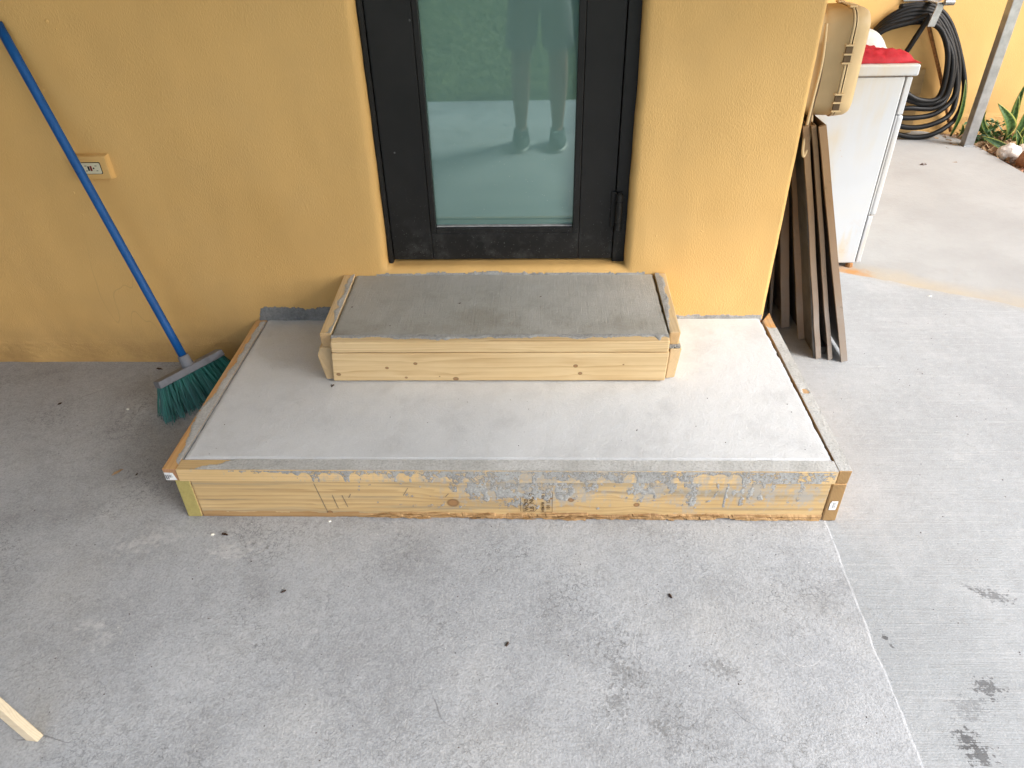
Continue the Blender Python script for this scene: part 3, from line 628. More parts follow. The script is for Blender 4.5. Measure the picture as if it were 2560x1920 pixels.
slab('slab', SXL, SXR, SY0, -0.0065, topz, 0.0035, 180, 80, SLAB_DRY, low, 0.002, 0.006, 0.0025, 0.002)
# mortar thrown against the wall
def f_ml(u, v):
    x = -0.955+u; top = 0.062*sstep(0, 0.02, u)*(0.88+0.15*fr(x*11, 2.2))+0.009*fr(x*34, 5.5)+0.005*fr(x*90, 1)
    if x > -0.75: top *= 0.96
    t = top-v
    if t <= 0: return -1
    return 0.004-und(x, H1+v)+clamp(0.001+0.05*t, 0, 0.004)+0.003*abs(fr(x*45, v*45, 3, 5))+0.0045*sstep(0.02, 0.0, v)
smear('mortar_smear', (-0.955, 0.003, H1-0.006), (1, 0, 0), (0, 0, 1), (0, -1, 0), 0.30, 0.085, 0.0035, f_ml, CEM_DARK, low, label='dark mortar smeared on the wall left of the small step')
def f_mr(u, v):
    x = 0.48+u; top = 0.019+0.006*fr(x*16, 4.2)+0.004*fr(x*60, 1.1)
    t = top-v
    return -1 if t <= 0 else 0.004-und(x, H1+v)+0.002*abs(fr(x*50, v*50, 8, 4))+0.004*sstep(0.012, 0.0, v)
smear('mortar_smear', (0.48, 0.003, H1-0.006), (1, 0, 0), (0, 0, 1), (0, -1, 0), 0.365, 0.04, 0.0035, f_mr, CEM_GREY, low, label='thin mortar line on the wall right of the small step')

fwk = empty('timber_formwork', (-0.04, -0.78, 0), 'weathered cement-splashed timber formwork boxing in the wide low step', 'formwork')
ZR = 0.1435
lr = part('left_rail', hexa('left_rail', [(-0.958, -0.808, ZR), (-0.9235, -0.808, ZR), (-0.921, -0.004, ZR), (-0.961, -0.004, ZR), (-0.961, -0.808, H1), (-0.9235, -0.808, H1), (-0.9215, -0.004, H1), (-0.961, -0.004, H1)], 0.0018, 2, rough=0.0006, cuts=24, axis=1), W_LEFT_RAIL, fwk, label='orange pine rail half coated with cement')
part('left_board', bx('left_board', -0.939, -0.898, -0.806, -0.004, 0.0035, ZR-0.001, 0.003, 2, rough=0.0008, cuts=20, axis=1), W_LEFT_BOARD, fwk)
frl = part('front_rail', hexa('front_rail', [(-0.9225, -0.8105, ZR), (0.841, -0.8105, ZR-0.002), (0.841, -0.7685, ZR-0.002), (-0.9225, -0.7685, ZR), (-0.9225, -0.8105, H1), (0.841, -0.8105, H1), (0.841, -0.7685, H1), (-0.9225, -0.7685, H1)], 0.0011, 1, rough=0.0004, cuts=50, axis=0), W_LOWER_RAIL, fwk)
fb = part('front_board', hexa('front_board', [(-0.8965, -0.804, 0.018), (0.8355, -0.805, 0.014), (0.8355, -0.768, 0.006), (-0.8965, -0.768, 0.006), (-0.8965, -0.806, ZR-0.0015), (0.8355, -0.8065, ZR-0.0035), (0.8355, -0.768, ZR-0.0035), (-0.8965, -0.768, ZR-0.0015)], 0.003, 2, rough=0.0008, cuts=50, axis=0), W_LOWER_FRONT, fwk)
rr = part('right_rail', hexa('right_rail', [(0.842, -0.8085, ZR-0.002), (0.874, -0.8085, ZR-0.002), (0.880, 0.035, ZR-0.002), (0.8455, 0.0-0.02, ZR-0.002), (0.842, -0.8085, H1+0.001), (0.8765, -0.8085, H1+0.001), (0.8815, 0.035, H1+0.001), (0.8455, -0.02, H1+0.001)], 0.003, 2, rough=0.0008, cuts=24, axis=1), W_RIGHT, fwk)
rb = part('right_board', bx('right_board', 0.837, 0.874, -0.8085, -0.004, 0.0035, ZR-0.0035, 0.003, 2, rough=0.0008, cuts=20, axis=1), W_RIGHT, fwk)
# splintered waney lower edge of the front board
V = []; F = []
nu = 430; rows = ((0.026, 0.0), (0.02, 0.0035), (0.014, 0.006), (0.008, 0.005), (0.0042, 0.002))
for i in range(nu+1):
    x = -0.895+1.729*i/nu; g0 = clamp((x+0.55)/0.5, 0.0, 1.0)
    for k, (z, d) in enumerate(rows):
        step = fr(math.floor(x*21+0.7*fr(x*9, 4)+k*0.37)*1.7, k*3.1, 2, 2); fine = fr(x*60, k*2.7, 5, 3)
        dd = (d+0.009*step+0.0026*fine)*(0.10+0.90*g0) if k else 0.0
        V.append((x, -0.8040-dd, z+(0.004*g0*fr(x*13, k, 6, 3) if 0 < k < 4 else (0.0035*g0*fr(x*14, 3, 6) if k == 0 else 0))))
nk = len(rows)
for i in range(nu):
    for k in range(nk-1): F.append((i*nk+k, i*nk+k+1, (i+1)*nk+k+1, (i+1)*nk+k))
W_SPLINT = m_wood('splintered_pine', 0, freq=150, lo=(0.33, 0.19, 0.08), hi=(0.50, 0.32, 0.145), line=(0.11, 0.05, 0.02), linew=0.8)
sub('splintered_edge', mesh('splintered_edge', V, F), W_SPLINT, fb, False)
V = []; F = []
for i in range(75):
    x = random.uniform(-0.45, 0.78); z = random.uniform(0.006, 0.024); l = random.uniform(0.02, 0.06); y = -0.8055-random.uniform(0, 0.006); h = random.uniform(0.0012, 0.004); b = len(V); tl = random.uniform(-0.004, 0.004); o = random.uniform(0.001, 0.006)
    V += [(x, y, z), (x+l*0.6, y-o, z+tl*0.5+h), (x+l, y-o*0.4, z+tl), (x+l*0.5, y-o*0.5, z-h+tl*0.5), (x+l*0.5, y+0.003, z)]
    F += [(b, b+3, b+2, b+1), (b, b+1, b+4), (b+1, b+2, b+4), (b+2, b+3, b+4), (b+3, b, b+4)]
sub('splinters', mesh('splinters', V, F), W_SPLINT, fb, False, kind='stuff')

# cement coats on the rails
def f_fr_top(u, v):   # front rail top, u along x, v towards the slab
    x = -0.9225+u; e = 0.03*fr(x*9, 1.1)+0.02*fr(x*30, 2.2)
    lim = 0.045+(0.10*clamp(v/0.04))+e
    t = u-lim
    if t <= 0: return -1
    return clamp(t*0.2, 0, 0.0013)+0.0009*abs(fr(x*60, v*60, 1, 4))
smear('cement_coat', (-0.9225, -0.8103, H1), (1, 0, 0), (0, 1, 0), (0, 0, 1), 1.7635, 0.0415, 0.0042, f_fr_top, CEM_PALE, fwk)
def f_fr_face(u, v):  # front rail face, v downwards
    x = -0.9+u; dens = sstep(-0.76, -0.42, x)
    if x < -0.78: return -1
    run = 0.5*fr(x*19, 0.3)+0.5*fr(x*47, 4.4, 0, 3)
    lim = 0.003+0.042*dens*clamp(0.42+0.4*sstep(-0.4, -0.1, x)+1.1*fr(x*4.5, 8.8)+0.7*run)+0.006*dens
    arc = 0.0
    for cx, w in ((-0.69, 0.018), (-0.645, 0.02), (-0.61, 0.016), (-0.52, 0.018), (-0.49, 0.022), (-0.44, 0.017), (0.495, 0.03), (0.535, 0.03), (0.575, 0.022), (-0.575, 0.02), (-0.31, 0.02), (-0.27, 0.018), (0.02, 0.02), (0.3, 0.02)):
        d = abs(x-cx)
        if d < w+0.004:
            crown = 0.007+0.02*(d/w)**2
            if v > crown:
                if d < w-0.0025: return -1
                arc = 0.012
    t = lim+arc-v+0.012*fr(x*60, v*60, 5, 4)
    if t <= 0: return -1
    return clamp(t*0.05, 0.0001, 0.0006)+0.0009*abs(fr(x*150, v*120, 3, 4))
smear('cement_drip', (-0.9, -0.8106, H1-0.0015), (1, 0, 0), (0, 0, -1), (0, -1, 0), 1.735, 0.0405, 0.0029, f_fr_face, CEM_DRIP, fwk)['kind'] = 'stuff'
def f_board(u, v):    # lower board, v downwards
    x = -0.45+u; P = 0.0
    for cx, w, l in ((-0.175, 0.016, 0.035), (-0.12, 0.035, 0.06), (-0.09, 0.012, 0.075), (-0.02, 0.06, 0.085), (0.06, 0.07, 0.06), (0.12, 0.05, 0.06), (0.2, 0.03, 0.035), (0.31, 0.02, 0.05), (0.34, 0.012, 0.065), (0.365, 0.014, 0.05), (0.41, 0.02, 0.04), (0.47, 0.022, 0.09), (0.535, 0.005, 0.05), (0.562, 0.004, 0.085), (0.604, 0.008, 0.075), (0.625, 0.008, 0.085), (0.655, 0.008, 0.07), (0.68, 0.012, 0.03), (0.76, 0.008, 0.06)):
        d = abs(x-cx-0.004*fr(v*40, cx*9))/w
        if d < 1.3: P = max(P, (1-d*d)+0.35*(1-v/l) if v < l*(1.05+0.3*fr(x*60, 2)) else P)
    t = P-0.72+1.15*fr(x*66, v*50, 7, 5)+0.5*fr(x*160, v*40, 2, 3)
    if t <= 0: return -1
    return clamp(t*0.0006, 0.0001, 0.0006)+0.0009*abs(fr(x*160, v*130, 6, 4))
smear('cement_drip', (-0.45, -0.8062, ZR-0.003), (1, 0, 0), (0, 0, -1), (0, -1, 0), 1.26, 0.10, 0.0028, f_board, CEM_DRIP, fwk)['kind'] = 'stuff'
def f_left(u, v):     # left rail top; u from outer edge inwards, v along y from the front
    e = 0.019+0.008*fr(v*5, 1.7)+0.006*fr(v*21, 2.4)+0.003*fr(v*70, 1)
    e -= 0.016*math.exp(-((v-0.23)/0.05)**2)+0.012*math.exp(-((v-0.31)/0.04)**2)
    if v < 0.035: e += 0.03*(1-v/0.035)
    t = u-e
    return -1 if t <= 0 else clamp(t*0.25, 0.0002, 0.0016)+0.0008*abs(fr(u*70, v*50, 3, 4))
smear('cement_coat', (-0.9605, -0.808, H1), (1, 0, 0), (0, 1, 0), (0, 0, 1), 0.0385, 0.79, 0.0032, f_left, CEM_PALE, fwk)
def f_right(u, v):
    t = 0.75-v+0.02*fr(u*30, 2)+0.02*fr(v*30, u*30)
    if (u-0.02)**2+(v-0.36)**2 < 0.00012*(1+fr(u*90, v*90)): return -1
    return -1 if t <= 0 else clamp(t*0.1, 0.0002, 0.0012)+0.0012*abs(fr(u*60, v*9, 3, 4))
smear('cement_coat', (0.8425, -0.8085, H1+0.001), (1, 0, 0.0), (0.0055, 1, 0), (0, 0, 1), 0.0335, 0.80, 0.0036, f_right, CEM_PALE, fwk)
part('cement_film', hexa('cement_film', [(-0.9222, -0.765, 0.12), (-0.9205, -0.765, 0.12), (-0.9195, -0.012, 0.12), (-0.9222, -0.012, 0.12), (-0.9222, -0.765, 0.1845), (-0.9212, -0.765, 0.183), (-0.9204, -0.012, 0.183), (-0.9222, -0.012, 0.1845)], 0), CEM_GREY, fwk)
# barcode label on the left rail end
lb = sub('barcode_label', mesh('barcode_label', [(-0.9585, -0.8092, ZR+0.003), (-0.928, -0.8092, ZR+0.003), (-0.9345, -0.8092, ZR+0.029), (-0.9585, -0.8092, ZR+0.030)], [(0, 1, 2, 3)]), PAPER, lr)
V = []; F = []
def q2(x0, x1, z0, z1, y):
    b = len(V); V.extend([(x0, y, z0), (x1, y, z0), (x1, y, z1), (x0, y, z1)]); F.append((b, b+1, b+2, b+3))
for x, w in ((-0.957, 0.004), (-0.9515, 0.003), (-0.9475, 0.001), (-0.946, 0.0012), (-0.944, 0.0016), (-0.941, 0.0006), (-0.939, 0.0006)): q2(x, x+w, ZR+(0.006 if x < -0.95 else 0.0125), ZR+0.0225, -0.8095)
for i in range(7): q2(-0.957+i*0.0022, -0.9558+i*0.0022, ZR+0.025, ZR+0.0265, -0.8095)
part('label_print', mesh('label_print', V, F), INKGREY, lr)
# label on the right board end
part('barcode_label', mesh('barcode_label', [(0.8455, -0.8097, 0.047), (0.8625, -0.8097, 0.047), (0.8645, -0.8097, 0.05), (0.865, -0.8097, 0.079), (0.848, -0.8097, 0.079), (0.8475, -0.8097, 0.074), (0.8455, -0.8097, 0.074)], [tuple(range(7))]), PAPER, rb)
V = []; F = []
random.seed(3)
for i in range(9):
    z = 0.053+i*0.0024; q2(0.851+random.uniform(0, 0.002), 0.855+random.uniform(0, 0.003), z, z+0.0014, -0.81)
for i in range(4): q2(0.8575, 0.8600, 0.055+i*0.0045, 0.0575+i*0.0045, -0.81)
part('label_print', mesh('label_print', V, F), INKGREY, rb)
# grade stamp: text turned a quarter, reading upwards
def text_me(body, size, cx, z, y=-0.80665):
    cu = bpy.data.curves.new('t', 'FONT'); cu.body = body; cu.size = size; cu.offset = 0.0003
    o = bpy.data.objects.new('t', cu); COL.objects.link(o); bpy.context.view_layer.update()
    me = bpy.data.meshes.new_from_object(o.evaluated_get(bpy.context.evaluated_depsgraph_get())); bpy.data.objects.remove(o)
    vs_ = [(cx-v.co.y, y, z+v.co.x) for v in me.vertices]; fs = [tuple(p.vertices) for p in me.polygons]; return vs_, fs
V = []; F = []
def addm(t):
    b = len(V); V.extend(t[0]); F.extend(tuple(b+i for i in f) for f in t[1])
for body, size, cx, z in (('WC', 0.0165, 0.0165, 0.0335), ('LB', 0.0165, 0.0315, 0.0335), ('NO.2', 0.0175, 0.0305, 0.062), ('KD-HT', 0.013, 0.0145, 0.062), ('HEM-FIR', 0.0105, 0.0600, 0.030), ('KD 19', 0.0105, 0.0600, 0.080), ('101 12', 0.0135, 0.0755, 0.038)):
    addm(text_me(body, size, cx, z))
def ln2(p, q, w=0.0011):
    p, q = Vector((p[0], 0, p[1])), Vector((q[0], 0, q[1])); d = (q-p).normalized(); n = Vector((-d.z, 0, d.x))*w*0.5; b = len(V)
    V.extend([(p.x+n.x, -0.80665, p.z+n.z), (p.x-n.x, -0.80665, p.z-n.z), (q.x-n.x, -0.80665, q.z-n.z), (q.x+n.x, -0.80665, q.z+n.z)]); F.append((b, b+1, b+2, b+3))
for p, q in (((0.002, 0.0315), (0.0325, 0.0305)), ((0.002, 0.0605), (0.0325, 0.0605)), ((0.002, 0.0315), (0.002, 0.0605)), ((0.0325, 0.0605), (0.043, 0.047)), ((0.043, 0.047), (0.0325, 0.0305)), ((-0.005, 0.032), (-0.005, 0.085)), ((0.082, 0.029), (0.082, 0.105)), ((0.05, 0.029), (0.082, 0.029))): ln2(p, q)
VV = [(v[0]+0.012, v[1], v[2]) for v in V]
me = mesh('grade_stamp', VV, F); sub('grade_stamp', me, INK, fb, False, label='dark ink grade stamp turned on its side')
# pencil and saw marks on the lower board
PENCIL = plain('pencil_grey', (0.13, 0.12, 0.1), 0.8, 0.3)
for p, q in (((-0.556, 0.133), (-0.535, 0.024)), ((-0.485, 0.09), (-0.475, 0.045)), ((-0.512, 0.09), (-0.503, 0.04)), ((-0.30, 0.118), (-0.315, 0.09)), ((-0.46, 0.095), (-0.468, 0.08)), ((-0.19, 0.098), (-0.20, 0.085))): 
    V = []; F = []; ln2(p, q, 0.0016); sub('pencil_mark', mesh('pencil_mark', V, F), PENCIL, fb)

# ================================================================== UPPER STEP
up = empty('concrete_step', (-0.06, -0.2, H1), 'small upper concrete step, still damp and dark grey, under the door', 'step')
def zup(y): return 0.3625+0.0145*(y/0.40)
def ztop2(x, y): return zup(y)-0.002+0.0010*fr(x*5, y*5, 2)+0.0005*fr(x*22, y*22, 3)
slab('slab', -0.570, 0.4475, -0.382, -0.0065, ztop2, H1+0.001, 120, 50, SLAB_WET, up, 0.0015, 0.004, 0.0015, 0.002)
def f_mu(u, v):
    x = -0.50+u; top = 0.010+0.003*fr(x*13, 6.2)+0.003*fr(x*55, 1.1); t = top-v
    return -1 if t <= 0 else 0.0042-und(x, 0.36+v)+0.0015*abs(fr(x*50, v*50, 8, 4))+0.004*sstep(0.01, 0, v)
smear('mortar_smear', (-0.50, 0.003, 0.356), (1, 0, 0), (0, 0, 1), (0, -1, 0), 0.92, 0.03, 0.0035, f_mu, CEM_GREY, up, label='mortar line under the door sill')
fw2 = empty('timber_formwork', (-0.06, -0.41, H1), 'new pale pine formwork boxing in the small upper step', 'formwork')
def H(xl0, xr0, yf, yb, zb, zt_f, zt_b, **k): return [(xl0, yf, zb), (xr0, yf, zb), (xr0, yb, zb), (xl0, yb, zb), (xl0, yf, zt_f), (xr0, yf, zt_f), (xr0, yb, zt_b), (xl0, yb, zt_b)]
part('left_rail', hexa('left_rail', [(-0.608, -0.378, 0.306), (-0.578, -0.378, 0.303), (-0.5735, -0.004, 0.32), (-0.6135, -0.004, 0.32), (-0.6115, -0.3745, 0.3495), (-0.575, -0.3745, 0.3485), (-0.5745, -0.004, 0.364), (-0.614, -0.004, 0.364)], 0.0035, 2, rough=0.0012, cuts=14, axis=1), W_UP_SIDE, fw2)
part('right_rail', hexa('right_rail', [(0.452, -0.374, 0.306), (0.480, -0.374, 0.306), (0.487, -0.004, 0.32), (0.453, -0.004, 0.32), (0.450, -0.374, 0.349), (0.484, -0.374, 0.350), (0.490, -0.004, 0.364), (0.4525, -0.004, 0.364)], 0.0035, 2, rough=0.0012, cuts=14, axis=1), W_UP_SIDE, fw2)
part('left_board', hexa('left_board', [(-0.616, -0.3845, 0.1895), (-0.588, -0.3845, 0.1870), (-0.588, -0.004, 0.1870), (-0.616, -0.004, 0.1895), (-0.602, -0.372, 0.301), (-0.578, -0.372, 0.301), (-0.578, -0.004, 0.301), (-0.602, -0.004, 0.301)], 0.0, 2), W_UP_BLOCK, fw2).data
# re-shape the left board: kinked outer face with a rough chamfer at the top
lbm = bpy.data.meshes.new('left_board')
bm = bmesh.new(); pf = [(-0.612, 0.188), (-0.6265, 0.276), (-0.6175, 0.302), (-0.580, 0.302), (-0.582, 0.188)]
rings = []
for j, y in enumerate((-0.3865, -0.30, -0.20, -0.10, -0.004)):
    rings.append([bm.verts.new((x, y+(0.010 if (j == 0 and z > 0.29) else 0), z)) for x, z in pf])
for a, b_ in zip(rings, rings[1:]):
    for k in range(5): bm.faces.new((a[k], a[(k+1) % 5], b_[(k+1) % 5], b_[k]))
bm.faces.new(rings[0]); bm.faces.new(rings[-1])
bmesh.ops.recalc_face_normals(bm, faces=bm.faces)
bmesh.ops.bevel(bm, geom=[e for e in bm.edges if e.calc_face_angle(0) > 0.3], offset=0.003, segments=2, affect='EDGES')
bm.to_mesh(lbm); bm.free(); lbm.materials.append(W_UP_BLOCK)
for o in fw2.children:
    if o.name.startswith('left_board'): o.data = lbm
part('right_board', hexa('right_board', [(0.4515, -0.386, 0.190), (0.480, -0.382, 0.192), (0.480, -0.004, 0.192), (0.452, -0.004, 0.19), (0.4555, -0.386, 0.297), (0.492, -0.382, 0.2975), (0.492, -0.004, 0.297), (0.4555, -0.004, 0.297)], 0.003, 2, rough=0.001, cuts=12, axis=1), W_UP_BLOCK, fw2)
part('cement_clot', mesh('cement_clot', *(lambda R: ([(x, y, z) for x, y, z in R], [(i*6+j, (i+1)*6+j, (i+1)*6+j+1, i*6+j+1) for i in range(10) for j in range(5)]))([(0.453+0.0034*i, -0.382+0.012*abs(fr(i*.9, j*.9, 3))-0.004*(1 if 0 < j < 5 else -2), 0.298+0.0018*j) for i in range(11) for j in range(6)])), CEM_GREY, fw2)
urail = part('front_rail', hexa('front_rail', [(-0.5705, -0.4155, 0.3050), (0.4455, -0.4155, 0.3047), (0.4475, -0.3855, 0.3047), (-0.5725, -0.3855, 0.3050), (-0.5685, -0.4185, 0.3445), (0.4455, -0.4185, 0.3445), (0.4475, -0.3855, 0.3475), (-0.5705, -0.3855, 0.3475)], 0.005, 3, rough=0.0008, cuts=40, axis=0), W_UP_RAIL, fw2)
ubrd = part('front_board', hexa('front_board', [(-0.5865, -0.4005, 0.192), (0.4475, -0.4005, 0.192), (0.448, -0.386, 0.188), (-0.5865, -0.386, 0.188), (-0.572, -0.4145, 0.3022), (0.449, -0.4145, 0.3022), (0.449, -0.386, 0.3022), (-0.574, -0.386, 0.3022)], 0.004, 3, rough=0.0007, cuts=40, axis=0), W_UP_FRONT, fw2)
def f_uf(u, v):   # cement on the back part of the front rail top; v from the slab forwards
    x = -0.571+u; e = 0.012+0.006*fr(x*7, 2.1)+0.005*fr(x*26, 3.3)+0.003*fr(x*80, 1)
    for cx, w, l in ((0.0, 0.04, 0.007), (0.18, 0.03, 0.008), (0.415, 0.008, 0.02), (-0.24, 0.12, 0.009), (-0.35, 0.03, 0.006)): e += l*math.exp(-((x-cx)/w)**2)
    t = e-v
    return -1 if t <= 0 else clamp(t*0.3, 0.0003, 0.0022)+0.0016*abs(fr(x*75, v*75, 3, 4))
smear('cement_coat', (-0.571, -0.3825, 0.3474), (1, 0, 0), (0, -1, -0.092), (0, 0, 1), 1.017, 0.032, 0.0030, f_uf, CEM_GREY, fw2)
def f_ul(u, v):   # left rail: cement along its inner edge
    e = 0.022+0.012*fr(v*8, 5.1)+0.008*fr(v*30, 2.4); t = u-e
    return -1 if t <= 0 else clamp(t*0.25, 0.0002, 0.0015)+0.0009*abs(fr(u*70, v*60, 3, 4))
smear('cement_coat', (-0.6125, -0.372, 0.3493), (1, 0, 0), (0, 1, 0.0395), (0, 0, 1), 0.0375, 0.366, 0.0030, f_ul, CEM_PALE, fw2)
def f_ur(u, v):
    e = 0.021+0.012*fr(v*9, 8.1)+0.007*fr(v*33, 2.4)-0.02*sstep(0.16, 0.0, v); t = e-u
    return -1 if t <= 0 else clamp(t*0.25, 0.0002, 0.0018)+0.0012*abs(fr(u*70, v*60, 3, 4))
smear('cement_coat', (0.4505, -0.372, 0.3490), (1, 0, 0), (0.007, 1, 0.0395), (0, 0, 1), 0.034, 0.366, 0.0030, f_ur, CEM_GREY, fw2)

# ================================================================== BROOM
br = empty('broom', (-1.15, -0.22, 0.003), 'broom with scuffed blue handle and green bristles leaning on the wall', 'broom')
BL, BR = Vector((-1.216, -0.312, 0.112)), Vector((-1.066, -0.118, 0.122))
ax = (BR-BL); ln_ = ax.length; ax.normalize()
soc = (BL+BR)*0.5
htop = Vector((-1.482, -0.0155, 1.165)); hd = (htop-soc).normalized()
nz_ = (hd-ax*hd.dot(ax)).normalized(); wd = ax.cross(nz_)
def bp(u, w, h): return BL+ax*(u*ln_)+wd*w+nz_*h
c8 = [bp(0.0, -0.026, -0.012), bp(1, -0.026, -0.012), bp(1, 0.026, -0.012), bp(0, 0.026, -0.012), bp(0.01, -0.024, 0.012), bp(0.99, -0.024, 0.012), bp(0.99, 0.024, 0.012), bp(0.01, 0.024, 0.012)]
part('head', hexa('head', c8, 0.003, 2), BROOMGREY, br)
part('socket', tube('socket', [soc+hd*0.0, soc+hd*0.02, soc+hd*0.045, soc+hd*0.05], [0.023, 0.0205, 0.0185, 0.0175], 20), BROOMGREY, br, True)
part('handle', tube('handle', [soc+hd*(0.035+k*0.1*((htop-soc).length-0.035)) for k in range(11)], 0.0135, 20), BLUE, br, True)
V = []; F = []
random.seed(11)
for i in range(1250):
    tu = random.random(); tw = random.uniform(-1, 1)
    tuft = (math.floor(tu*16)+0.5)/16+random.gauss(0, 0.013); tw2 = (math.floor((tw+1)*2)+0.5)/2-1+random.gauss(0, 0.12)
    r = bp(clamp(tuft, 0.01, 0.99), clamp(tw2, -1, 1)*0.02, -0.011)
    sp = (tuft-0.5)*2
    d = (-nz_*1.0+ax*(0.42*sp+random.gauss(0, 0.10))+wd*(0.30*tw2+random.gauss(0, 0.08))+Vector((0, 0, -0.25))).normalized()
    L = random.uniform(0.115, 0.15)
    if d.z < -0.05 and r.z+d.z*L < 0.004: L = min(L, (r.z-0.0045)/-d.z)
    tip = r+d*L; mid = r+d*L*0.5-wd*0.002*tw2+Vector((random.gauss(0, 0.0015), random.gauss(0, 0.0015), 0))
    if max(tip.x, r.x) > -0.966:
        if tip.x > -0.966: k = (-0.966-r.x)/(tip.x-r.x); tip = r+(tip-r)*max(0.2, k); mid = (r+tip)*0.5
    for p in (tip, mid): p.y = min(p.y, -0.006)
    b = len(V); s = d.orthogonal().normalized(); s2 = d.cross(s); rad = random.uniform(0.0008, 0.0014)
    for p, q in ((r, 1.0), (mid, 1.0), (tip, 0.7)):
        for k in range(3): an = 2.094*k; V.append(p+(s*math.cos(an)+s2*math.sin(an))*rad*q)
    for j in range(2):
        for k in range(3): F.append((b+j*3+k, b+j*3+(k+1) % 3, b+j*3+3+(k+1) % 3, b+j*3+3+k))
part('bristles', mesh('bristles', V, F), BRISTLE, br, False, kind='stuff')

# ================================================================== WALL OUTLET
ol = empty('wall_outlet', (-1.355, 0, 0.71), 'painted-over wall socket with cream outlet face behind the broom handle', 'outlet')
part('back_box', hexa('back_box', [(-1.4125, -0.013, 0.7105), (-1.305, -0.013, 0.7105), (-1.297, 0.01, 0.7105), (-1.418, 0.01, 0.7105), (-1.4125, -0.013, 0.785), (-1.305, -0.013, 0.785), (-1.297, 0.01, 0.79), (-1.418, 0.01, 0.79)], 0.002, 2), STUCCO, ol)
part('cover_plate', bx('cover_plate', -1.413, -1.3055, -0.0175, -0.0135, 0.7115, 0.784, 0.002, 2), STUCCO, ol)
def rrect(x0, x1, z0, z1, r, y0, y1):
    bm = bmesh.new(); P = []
    for cx, cz, a0 in ((x1-r, z1-r, 0), (x0+r, z1-r, 90), (x0+r, z0+r, 180), (x1-r, z0+r, 270)):
        for k in range(6): a = math.radians(a0+18*k); P.append((cx+r*math.cos(a), cz+r*math.sin(a)))
    f = [bm.verts.new((x, y0, z)) for x, z in P]; k_ = [bm.verts.new((x, y1, z)) for x, z in P]; n = len(P)
    bm.faces.new(f); bm.faces.new(k_)
    for i in range(n): bm.faces.new((f[i], f[(i+1) % n], k_[(i+1) % n], k_[i]))
    return from_bm('r', bm)
part('dark_gap', rrect(-1.396, -1.3265, 0.7285, 0.7665, 0.005, -0.0183, -0.0165), INKBLACK, ol)
rc = part('receptacle', rrect(-1.394, -1.3288, 0.7305, 0.7645, 0.004, -0.0203, -0.0166), CREAM, ol)
part('test_button', bx('test_button', -1.3690, -1.3640, -0.0214, -0.0201, 0.7405, 0.7545, 0.0004, 1), INKBLACK, rc)
part('reset_button', bx('reset_button', -1.3615, -1.3560, -0.0214, -0.0201, 0.7395, 0.7555, 0.0004, 1), REDBTN, rc)
for x, z, w, h in ((-1.378, 0.7555, 0.007, 0.0018), (-1.378, 0.740, 0.006, 0.0018), (-1.3455, 0.7555, 0.007, 0.0018), (-1.344, 0.740, 0.006, 0.0018)):
    part('slot', bx('slot', x, x+w, -0.02055, -0.0201, z-h/2, z+h/2, 0), INKBLACK, rc)
for x in (-1.387, -1.3505):
    part('ground_hole', tube('ground_hole', [(x, -0.0201, 0.748), (x, -0.02055, 0.748)], 0.0028, 10), INKBLACK, rc)
part('screw', tube('screw', [(-1.316, -0.017, 0.7455), (-1.316, -0.0188, 0.7455), (-1.316, -0.0194, 0.7455)], [0.0034, 0.003, 0.0015], 12), STUCCO, ol)

# ================================================================== UTILITY BOX ON THE RETURN WALL
ub = empty('utility_box', (0.93, 0.14, 0.85), 'beige plastic utility box with clipped lid on the wall corner', 'utility box')
def rbox(y0, y1, z0, z1, r, xs):
    """rounded rectangle in y-z swept along x; xs: (x, inset)"""
    V = []; F = []; n = None
    for x, ins in xs:
        P = []
        for cy_, cz_, a0 in ((y1-r, z1-r, 0), (y0+r, z1-r, 90), (y0+r, z0+r, 180), (y1-r, z0+r, 270)):
            for k in range(9):
                a = math.radians(a0+11.25*k); rr_ = max(0.004, r-ins); P.append((x, cy_+rr_*math.cos(a), cz_+rr_*math.sin(a)))
        n = len(P); V += P
    for i in range(len(xs)-1):
        for k in range(n): F.append((i*n+k, i*n+(k+1) % n, (i+1)*n+(k+1) % n, (i+1)*n+k))
    F.append(tuple(range(n))); F.append(tuple((len(xs)-1)*n+k for k in range(n-1, -1, -1)))
    return mesh('b', V, F)
UB = (0.055, 0.245, 0.852, 1.150, 0.048)
part('base', rbox(*UB, [(0.862, 0.012), (0.885, 0.006), (0.892, 0.001), (0.955, 0.0)]), BEIGE, ub, True)
part('gasket', rbox(UB[0]+0.002, UB[1]-0.002, UB[2]+0.002, UB[3]-0.002, 0.046, [(0.954, 0), (0.9655, 0)]), BEIGE_DARK, ub, True)
part('flange', rbox(UB[0]-0.004, UB[1]+0.004, UB[2]-0.004, UB[3]+0.004, 0.052, [(0.9555, 0.002), (0.957, 0), (0.9605, 0), (0.962, 0.002)]), BEIGE, ub, True)
part('lid', rbox(*UB, [(0.9655, -0.002), (0.969, -0.003), (0.995, 0.0), (1.006, 0.006), (1.012, 0.018)]), BEIGE, ub, True)
for zc in (0.9, 1.035):
    cl = part('clip', bx('clip', 0.948, 0.968, 0.0485, 0.054, zc-0.024, zc+0.024, 0.001), BEIGE_DARK, ub)
    for dz in (-0.024, 0.0, 0.024):
        part('clip_rib', bx('clip_rib', 0.943, 0.972, 0.0425, 0.0545, zc+dz-0.0022, zc+dz+0.0022, 0.001), BEIGE, cl)
for yc in (0.10, 0.2): part('clip', bx('clip', 0.948, 0.97, yc-0.012, yc+0.012, 1.1505, 1.157, 0.002), BEIGE, ub)
